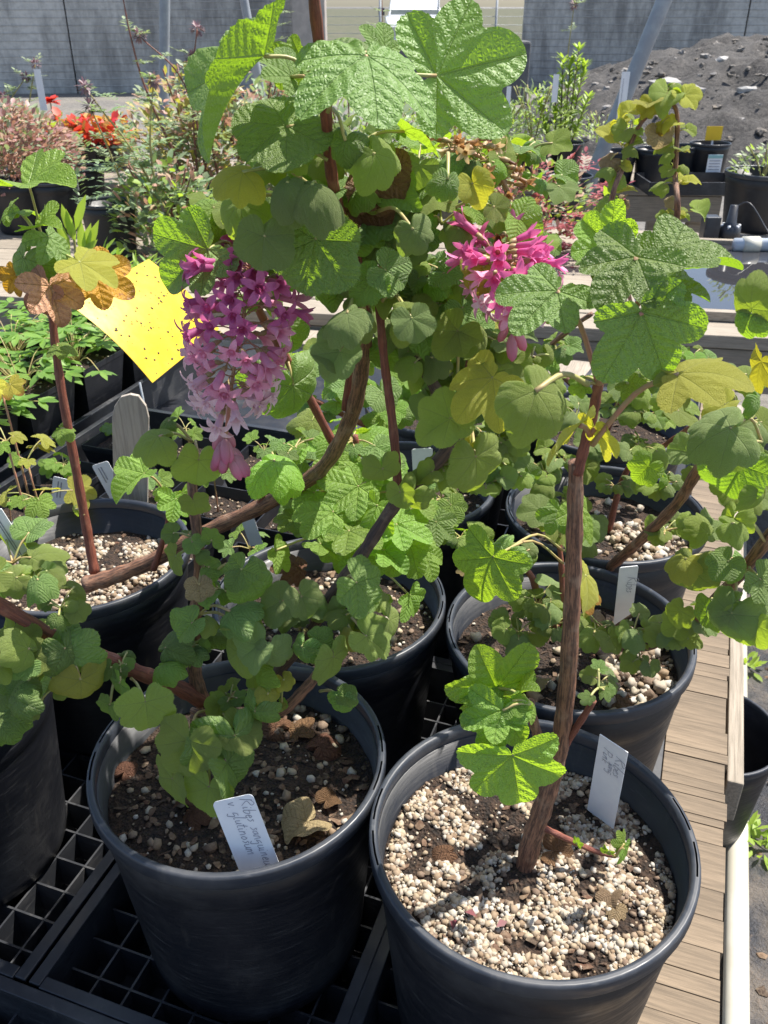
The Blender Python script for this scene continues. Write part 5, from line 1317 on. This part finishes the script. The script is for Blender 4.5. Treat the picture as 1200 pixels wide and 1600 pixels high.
def feathery(loc,label,stalks,group=None,mat='f_grey',smat='stalk_yel',ll=.034,lw=.015,head=True,low=0,lowr=.2,lowh=.25,name='feathery_plant',lowmat=None,every=.035):
    o=empty(name,loc,label,'plant',group); L=V(loc); mb=MB(); hd=MB()
    for pts in stalks:
        q=smooth_path(pts,6); st=MB(); st.tube([p-L for p in q],[.0055-.0035*i/len(q) for i in range(len(q))],7); st.obj('stalk',M[smat],o)
        acc=0
        for i in range(1,len(q)):
            acc+=(q[i]-q[i-1]).length
            if acc>every:
                acc=0
                for s_ in range(2):
                    a=random.random()*6.28; frond(mb,q[i]-L,V((math.cos(a),math.sin(a),random.uniform(.1,.7))),random.uniform(.05,.10),7,ll,lw)
        if head:
            for k in range(46):
                a=V((random.gauss(0,1),random.gauss(0,1),random.gauss(0,.8))).normalized(); lance_leaf(hd,q[-1]-L+a*.008,a,.026,.011)
    for k in range(low):
        a=random.random()*6.28; r=lowr*math.sqrt(random.random()); z=lowh*random.random(); b=V((math.cos(a)*r,math.sin(a)*r,z))
        frond(mb,b,V((math.cos(a+random.uniform(-1,1)),math.sin(a+random.uniform(-1,1)),random.uniform(.0,.9))),random.uniform(.06,.13),7,ll,lw)
    f=mb.obj('foliage',M[mat],o); f['kind']='stuff'
    if head: hd.obj('flower_heads',M['f_purple'],o)['kind']='stuff'
    return o
def clump(loc,label,rad,h,n,ll,lw,mats,name='leafy_plant',group=None,dome=True,stems=6,smat='stalk_yel'):
    o=empty(name,loc,label,'plant',group)
    for j,m in enumerate(mats):
        mb=MB()
        for k in range(n//len(mats)):
            a=random.random()*6.28; r=rad*math.sqrt(random.random()); z=h*(random.random()**.6)*(1-.5*(r/rad)**2)
            b=V((math.cos(a)*r,math.sin(a)*r,z)); d=V((math.cos(a)*r/rad+random.uniform(-.6,.6),math.sin(a)*r/rad+random.uniform(-.6,.6),random.uniform(-.1,1.0)))
            lance_leaf(mb,b,d,ll*random.uniform(.6,1.2),lw*random.uniform(.7,1.2),V((random.uniform(-.5,.5),random.uniform(-.6,.2),1)))
        mb.obj('foliage',M[m],o)['kind']='stuff'
    for k in range(stems):
        a=random.random()*6.28; r=rad*.6; st=MB(); st.tube(smooth_path([V((0,0,0)),V((math.cos(a)*r*.4,math.sin(a)*r*.4,h*.5)),V((math.cos(a)*r,math.sin(a)*r,h*.95))],4),.003,6); st.obj('stalk',M[smat],o)
    return o
Zb=BT
def at(x,y): return PZ(x,y,Zb)
# --- left: pink mounds, red seedlings, feathery stalks
random.seed(95)
for (x,y,r,lab,py) in ((180,402,.10,'tall black pot holding the feathery blue green plant',0),(138,335,.10,'black pot of pale gravel behind the yellow green sprout',0),(95,360,.10,'short black gravel pot with grey stake beside the pink mound',0),(140,300,.09,'shallow black pot of gravel below the red seedlings',0),(40,360,.12,'black pot spilling the pink leaved mound',0),(320,380,.12,'black pot hidden by pink stemmed foliage',0)):
    pot(at(x,y),r,.2 if r>.09 else .12,label=lab,group='round pots on the far benches',perl=120,n=40,name='nursery_pot')
for (x,y,lab) in ((105,262,'square black pot of coral and lime begonia leaves'),(140,262,'square black pot of bright red begonia leaves'),(180,262,'square black pot of scarlet leaves beside the feathery stalks'),(60,262,'square black pot with magenta flower and dry stems')):
    b=at(x,y); sq_pot(b,.17,.13,lab,'square pots on the far bench',yaw=.06,perl=0)
    mats={105:('f_red','f_lime','f_orange'),140:('f_red','f_red','f_orange'),180:('f_red','f_orange'),60:('f_grey','f_dry')}[x]
    clump(b+V((0,0,.10)),lab.replace('square black pot of ','low plant of ').replace('square black pot with ','low tangle with '),.12,.17,120,.065,.055,mats,'bedding_plant','bedding plants in square pots',stems=3)
rf=empty('bedding_flower',at(90,225)+V((0,0,.16)),'single bright magenta flower above the dry stems','flower')
mb=MB()
for k in range(24):
    a=random.random()*6.28; lance_leaf(mb,V((0,0,.1)),V((math.cos(a),math.sin(a),random.uniform(-.2,.8))),.075,.055)
mb.obj('petals',M['f_red'],rf); mb=MB(); mb.tube([V((0,0,-.05)),V((0,0,.1))],.004,6); mb.obj('stalk',M['stalk_yel'],rf)
clump(at(25,345)+V((0,0,.14)),'dense pink and olive mound of tiny leaves spilling over its pot',.32,.34,3400,.034,.020,('f_pink','f_pink','f_grey','f_rose2'),'sedum_mound',stems=2)
clump(at(85,285)+V((0,0,.12)),'dusty rose rosettes beside the gravel pot',.08,.1,160,.05,.02,('f_rose',),'rosette_plant',stems=0)
b=at(20,275); feathery(b,'grey feathery plant with drooping fronds beside the tall blank tag',[[b,b+V((.02,0,.3)),P(40,120,b.y)],[b,b+V((-.08,0,.25)),P(5,150,b.y)],[b,b+V((.1,0,.2)),P(55,100,b.y)],[b,b+V((.05,-.1,.15)),P(45,190,b.y-.1)]],'feathery plants on the far benches',low=46,lowr=.24,lowh=.34)
b=at(225,402); Yq=b.y
feathery(b+V((0,0,.16)),'blue green feathery plant with long yellow stalks leaning over the pots',[[P(300,398,Yq),P(255,320,Yq),P(200,225,Yq),P(165,180,Yq),P(132,135,Yq)],[P(215,360,Yq),P(195,300,Yq),P(168,230,Yq),P(140,165,Yq)],[P(250,330,Yq),P(235,230,Yq),P(240,125,Yq)]],'feathery plants on the far benches','f_teal',low=46,lowr=.22,lowh=.24,every=.07)
b=at(300,370); Yq=b.y+.2
feathery(b,'feathery plant with one tall red stalk and purple seed heads',[[P(300,300,Yq),P(232,150,Yq),P(205,60,Yq),P(190,-15,Yq)],[P(330,300,Yq),P(290,135,Yq),P(217,55,Yq)],[P(310,300,Yq),P(300,140,Yq),P(308,45,Yq)],[P(345,300,Yq),P(320,170,Yq),P(300,90,Yq)]],'feathery plants on the far benches','f_grey','stalk_red',low=60,lowr=.32,lowh=.5,every=.1)
clump(at(320,330),'yellow and coral shrub behind the feathery stalks',.34,.62,1500,.05,.026,('f_yel','f_yel','f_grey','f_pink'),'bushy_plant',stems=8,smat='stalk_red')
clump(at(275,400),'dark green leafy plant with pink stems under the feathery stalks',.22,.34,1000,.045,.022,('f_teal','f_lime','f_teal','f_grey','f_pink'),'bushy_plant',stems=8,smat='stalk_red')
clump(at(400,330),'red tinged thicket behind the flowering currant',.40,.6,1900,.05,.024,('f_grey','f_pink','f_teal'),'bushy_plant',stems=8,smat='stalk_red')
clump(at(550,330),'pale green thicket behind the flowering currant',.38,.55,1700,.05,.022,('f_grey','f_lime','f_teal'),'bushy_plant',stems=8,smat='stalk_red')
clump(at(670,300),'straw and green thicket behind the withered flowers',.36,.5,1500,.05,.02,('f_grey','f_dry','f_lime'),'bushy_plant',stems=8)
b=at(590,240); feathery(b,'slender dark stalk with small pale leaves before the white truck',[[b,b+V((.03,0,.4)),P(597,-5,b.y)]],'feathery plants on the far benches',smat='stalk_red',head=False,every=.07)
b=at(425,240); feathery(b,'slender red stalk beside the pale pier',[[b,b+V((.01,0,.4)),P(435,-5,b.y)]],'feathery plants on the far benches',smat='stalk_red',head=False,every=.07)
sp=P(110,395,2.4); o=empty('sprout',PZ(112,470,BT),'upright lime green sprout with narrow leaves beside the gravel pots','plant'); L=V(o.location); mb=MB(); st=MB()
st.tube([p-L for p in smooth_path([L,P(118,400,L.y),P(112,355,L.y)],4)],.004,6); st.obj('stalk',M['stalk_yel'],o)
for (x0,y0,x1,y1) in ((115,370,95,320),(118,380,102,328),(130,400,125,345),(132,400,140,350),(135,400,152,345),(118,360,132,305),(125,405,150,375),(110,390,88,345)):
    a_=P(x0,y0,L.y);c_=P(x1,y1,L.y-.03); lance_leaf(mb,a_-L,c_-a_,(c_-a_).length,.03,V((0,-1,.3)))
mb.obj('foliage',M['f_lime'],o)['kind']='stuff'
# green tuft behind the yellow card and by the flower
for (x,y,lab) in ((235,440,'tuft of narrow green leaves behind the yellow sticky card'),(170,420,'tuft of green leaves at the top of the yellow card')):
    clump(PZ(x,y+40,BT),lab,.07,.14,120,.06,.014,('f_lime','lush'),'grassy_tuft',stems=0)
# --- right: shrub, rose barberry, black pots with yellow tag
random.seed(97)
for (x,y,r,h,lab) in ((1100,282,.105,.19,'black pot with a white paper label on the far bench corner'),(1060,280,.10,.17,'black pot with pale tag behind the woolly upright plant'),(1015,285,.10,.17,'black pot in the row behind the woolly upright plant'),(960,285,.10,.16,'black pot beneath the slanting brace pole'),(880,270,.10,.16,'black pot of the upright green shrub'),(830,275,.10,.16,'black pot of thin green sprigs'),(770,270,.10,.15,'black pot near the withered flower cluster'),(880,340,.11,.18,'black pot with grey rim beside the rose leaved shrub'),(725,280,.11,.16,'black pot in the shade behind the withered flowers')):
    p_=at(x,y); pot(p_,r,h,label=lab,group='round pots on the far benches',perl=40,n=40)
    if x==1100: lp=p_
o=empty('paper_label',lp+V((.0,-.108,.06)),'white paper label with teal stripe stuck on the corner pot','label'); 
mb=MB(); mb.box((0,-.004,.03),.038,.001,.055); mb.obj('paper',M['white'],o); mb=MB(); mb.box((0,-.006,.075),.037,.0008,.008); mb.obj('stripe',simple('teal_print',(.25,.45,.45),(.3,.5,.5),20,.5,0),o)
for k in range(5):
    mb=MB(); mb.box((0,-.006,.055-.014*k),.028,.0006,.002); mb.obj('print_line',M['ink'],o)
o=empty('pot_marker',lp+V((-.01,0,.17)),'bright yellow square marker standing in the corner pot','marker'); mb=MB(); mb.box((.03,.03,.06),.042,.0015,.034); mb.obj('marker_card',simple('yellow_card',(.85,.55,.02),(.8,.5,.02),20,.4,0),o); mb=MB(); mb.box((.03,.033,-.02),.005,.001,.06); mb.obj('marker_stem',M['white'],o)
tr_=at(1075,297); o=empty('black_tray',tr_,'black tray under the pots on the far bench corner','tray'); mb=MB(); 
for (cx,cy,hx,hy) in ((0,-.14,.24,.004),(0,.16,.24,.004),(-.236,.01,.004,.146),(.236,.01,.004,.146)): 
    mb=MB(); mb.box((cx,cy,.03),hx,hy,.03); mb.obj('tray_wall',M['tray'],o)
b=at(885,250); feathery(b,'tall yellow stalk with a small purple head rising before the wall',[[b,P(882,180,b.y),P(887,90,b.y),P(897,8,b.y)]],'feathery plants on the far benches','f_grey','stalk_yel',every=.11)
o=empty('upright_shrub',at(880,262)+V((0,0,.12)),'upright green shrub with narrow bright leaves before the dirt mound','plant'); L=V(o.location); mb=MB()
for (x0,y0,x1,y1) in ((885,225,905,75),(880,225,893,85),(875,225,880,90),(885,230,915,95),(868,230,868,120),(890,230,920,150),(860,230,840,150)):
    a_,c_=P(x0,y0,L.y),P(x1,y1,L.y); st=MB(); st.tube([a_-L,c_-L],[.006,.002],6); st.obj('stalk',M['bark_dark'],o)
    for k in range(60):
        f=random.uniform(.15,1); a=random.random()*6.28; lance_leaf(mb,a_.lerp(c_,f)-L,V((math.cos(a),math.sin(a),.9)),.055,.016)
mb.obj('foliage',M['f_lime'],o)['kind']='stuff'
clump(at(830,262)+V((0,0,.1)),'thin lime green sprigs beside the upright shrub',.22,.34,420,.05,.012,('f_lime','f_grey'),'bushy_plant',stems=9)
clump(at(940,262)+V((0,0,.1)),'thin grey green twigs below the tall white tag',.2,.2,220,.04,.012,('f_lime','f_grey'),'bushy_plant',stems=9)
clump(at(780,262)+V((0,0,.1)),'low green sprigs near the withered flower cluster',.2,.25,420,.05,.014,('f_lime','f_teal'),'bushy_plant',stems=7)
b=at(850,400); feathery(b,'rose and coral shrub with fine divided leaves on the wet bench',[[b,P(835,350,b.y),P(850,290,b.y)],[b,P(870,370,b.y),P(905,350,b.y)],[b,P(800,350,b.y),P(790,300,b.y)],[b,P(880,390,b.y),P(910,385,b.y)],[b,P(840,380,b.y),P(820,370,b.y)]],None,'f_rose','stalk_red',head=False,low=60,lowr=.2,lowh=.3,every=.03,name='rose_shrub')
clump(at(840,390)+V((0,0,.04)),'olive and coral leaf mound on the wet bench',.20,.30,600,.035,.018,('f_grey','f_lime','f_pink'),'bushy_plant',stems=6,smat='stalk_red')
# big pot at the far side with small weeds
p_=at(1175,358); pot(p_,.15,.23,label='wide brown black tub with tiny weeds beside the water',group=None,n=48,mat='pot',perl=0)
clump(p_+V((0,0,.19)),'tiny pale weeds growing in the wide tub',.13,.14,160,.03,.014,('f_grey','f_lime','f_grey'),'weed_tuft',stems=6)
# upright woolly plant
random.seed(99)
wp=empty('woolly_plant',PZ(1005,470,BT),'upright woolly plant with curled leaves on two brown stems behind the wet bench edge','shrub')
YW=1.62
S1=stem(wp,[PZ(985,470,BT+.1),P(955,345,YW),P(978,250,YW),P(1000,195,YW),P(1030,165,YW)],.0055,.003,'bark')
S2=stem(wp,[PZ(1040,470,BT+.1),P(1057,350,YW),P(1055,270,YW),P(1058,180,YW),P(1040,150,YW)],.0062,.003,'bark')
for (x,y,n,s) in ((1040,158,5,.046),(1015,175,4,.044),(985,205,3,.042),(975,235,3,.044),(962,270,3,.044),(1060,205,2,.038),(1056,240,3,.036),(1058,290,3,.036),(1056,340,5,.042),(955,312,2,.042),(1040,145,3,.046),(1057,265,2,.036)):
    sprig(wp,P(x,y,YW),n,s*1.1,('woolly','woolly','woollyyellow'),('R2','r2','r1','R2'),face=.0,up=.9,pet=.7)
for (x0,y0,x1,y1,m) in ((1040,190,1015,205,'yellow'),(1035,200,1025,250,'tan'),(960,245,930,270,'tan'),(975,310,950,330,'tan'),(1055,310,1035,322,'tan'),(950,310,945,312,'yellow')):
    leafpx(wp,x0,y0,x1,y1,YW,0,.7,0,'R1',m,node=(x0+6,y0-6,YW))
# weeds and debris beside the pipe
for (x,y) in ((1172,1310),(1165,1045),(1190,1330)):
    clump(PZ(x,y,.012),'small pale green weed growing through the black fabric beside the pipe',.03,.03,26,.035,.014,('f_lime',),'weed_tuft','weeds beside the pipe',stems=0)
V_=[];F_=[];c=0
for k in range(700):
    b=B(random.uniform(.3,2.4),random.uniform(.32,.8),.012); s=random.uniform(.003,.011)
    V_.append(ICO0[0]*np.array([s*1.3,s,s*.6])*(1+.2*rng.standard_normal((len(ICO0[0]),1)))+np.array(b)); F_.append(ICO0[1]+c*len(ICO0[0])); c+=1
o=link('gravel',np_mesh('gravel',np.concatenate(V_),np.concatenate(F_),M['chips'],False)); tagp(o,'loose dark grit and bark crumbs on the black fabric','gravel',None,'stuff')
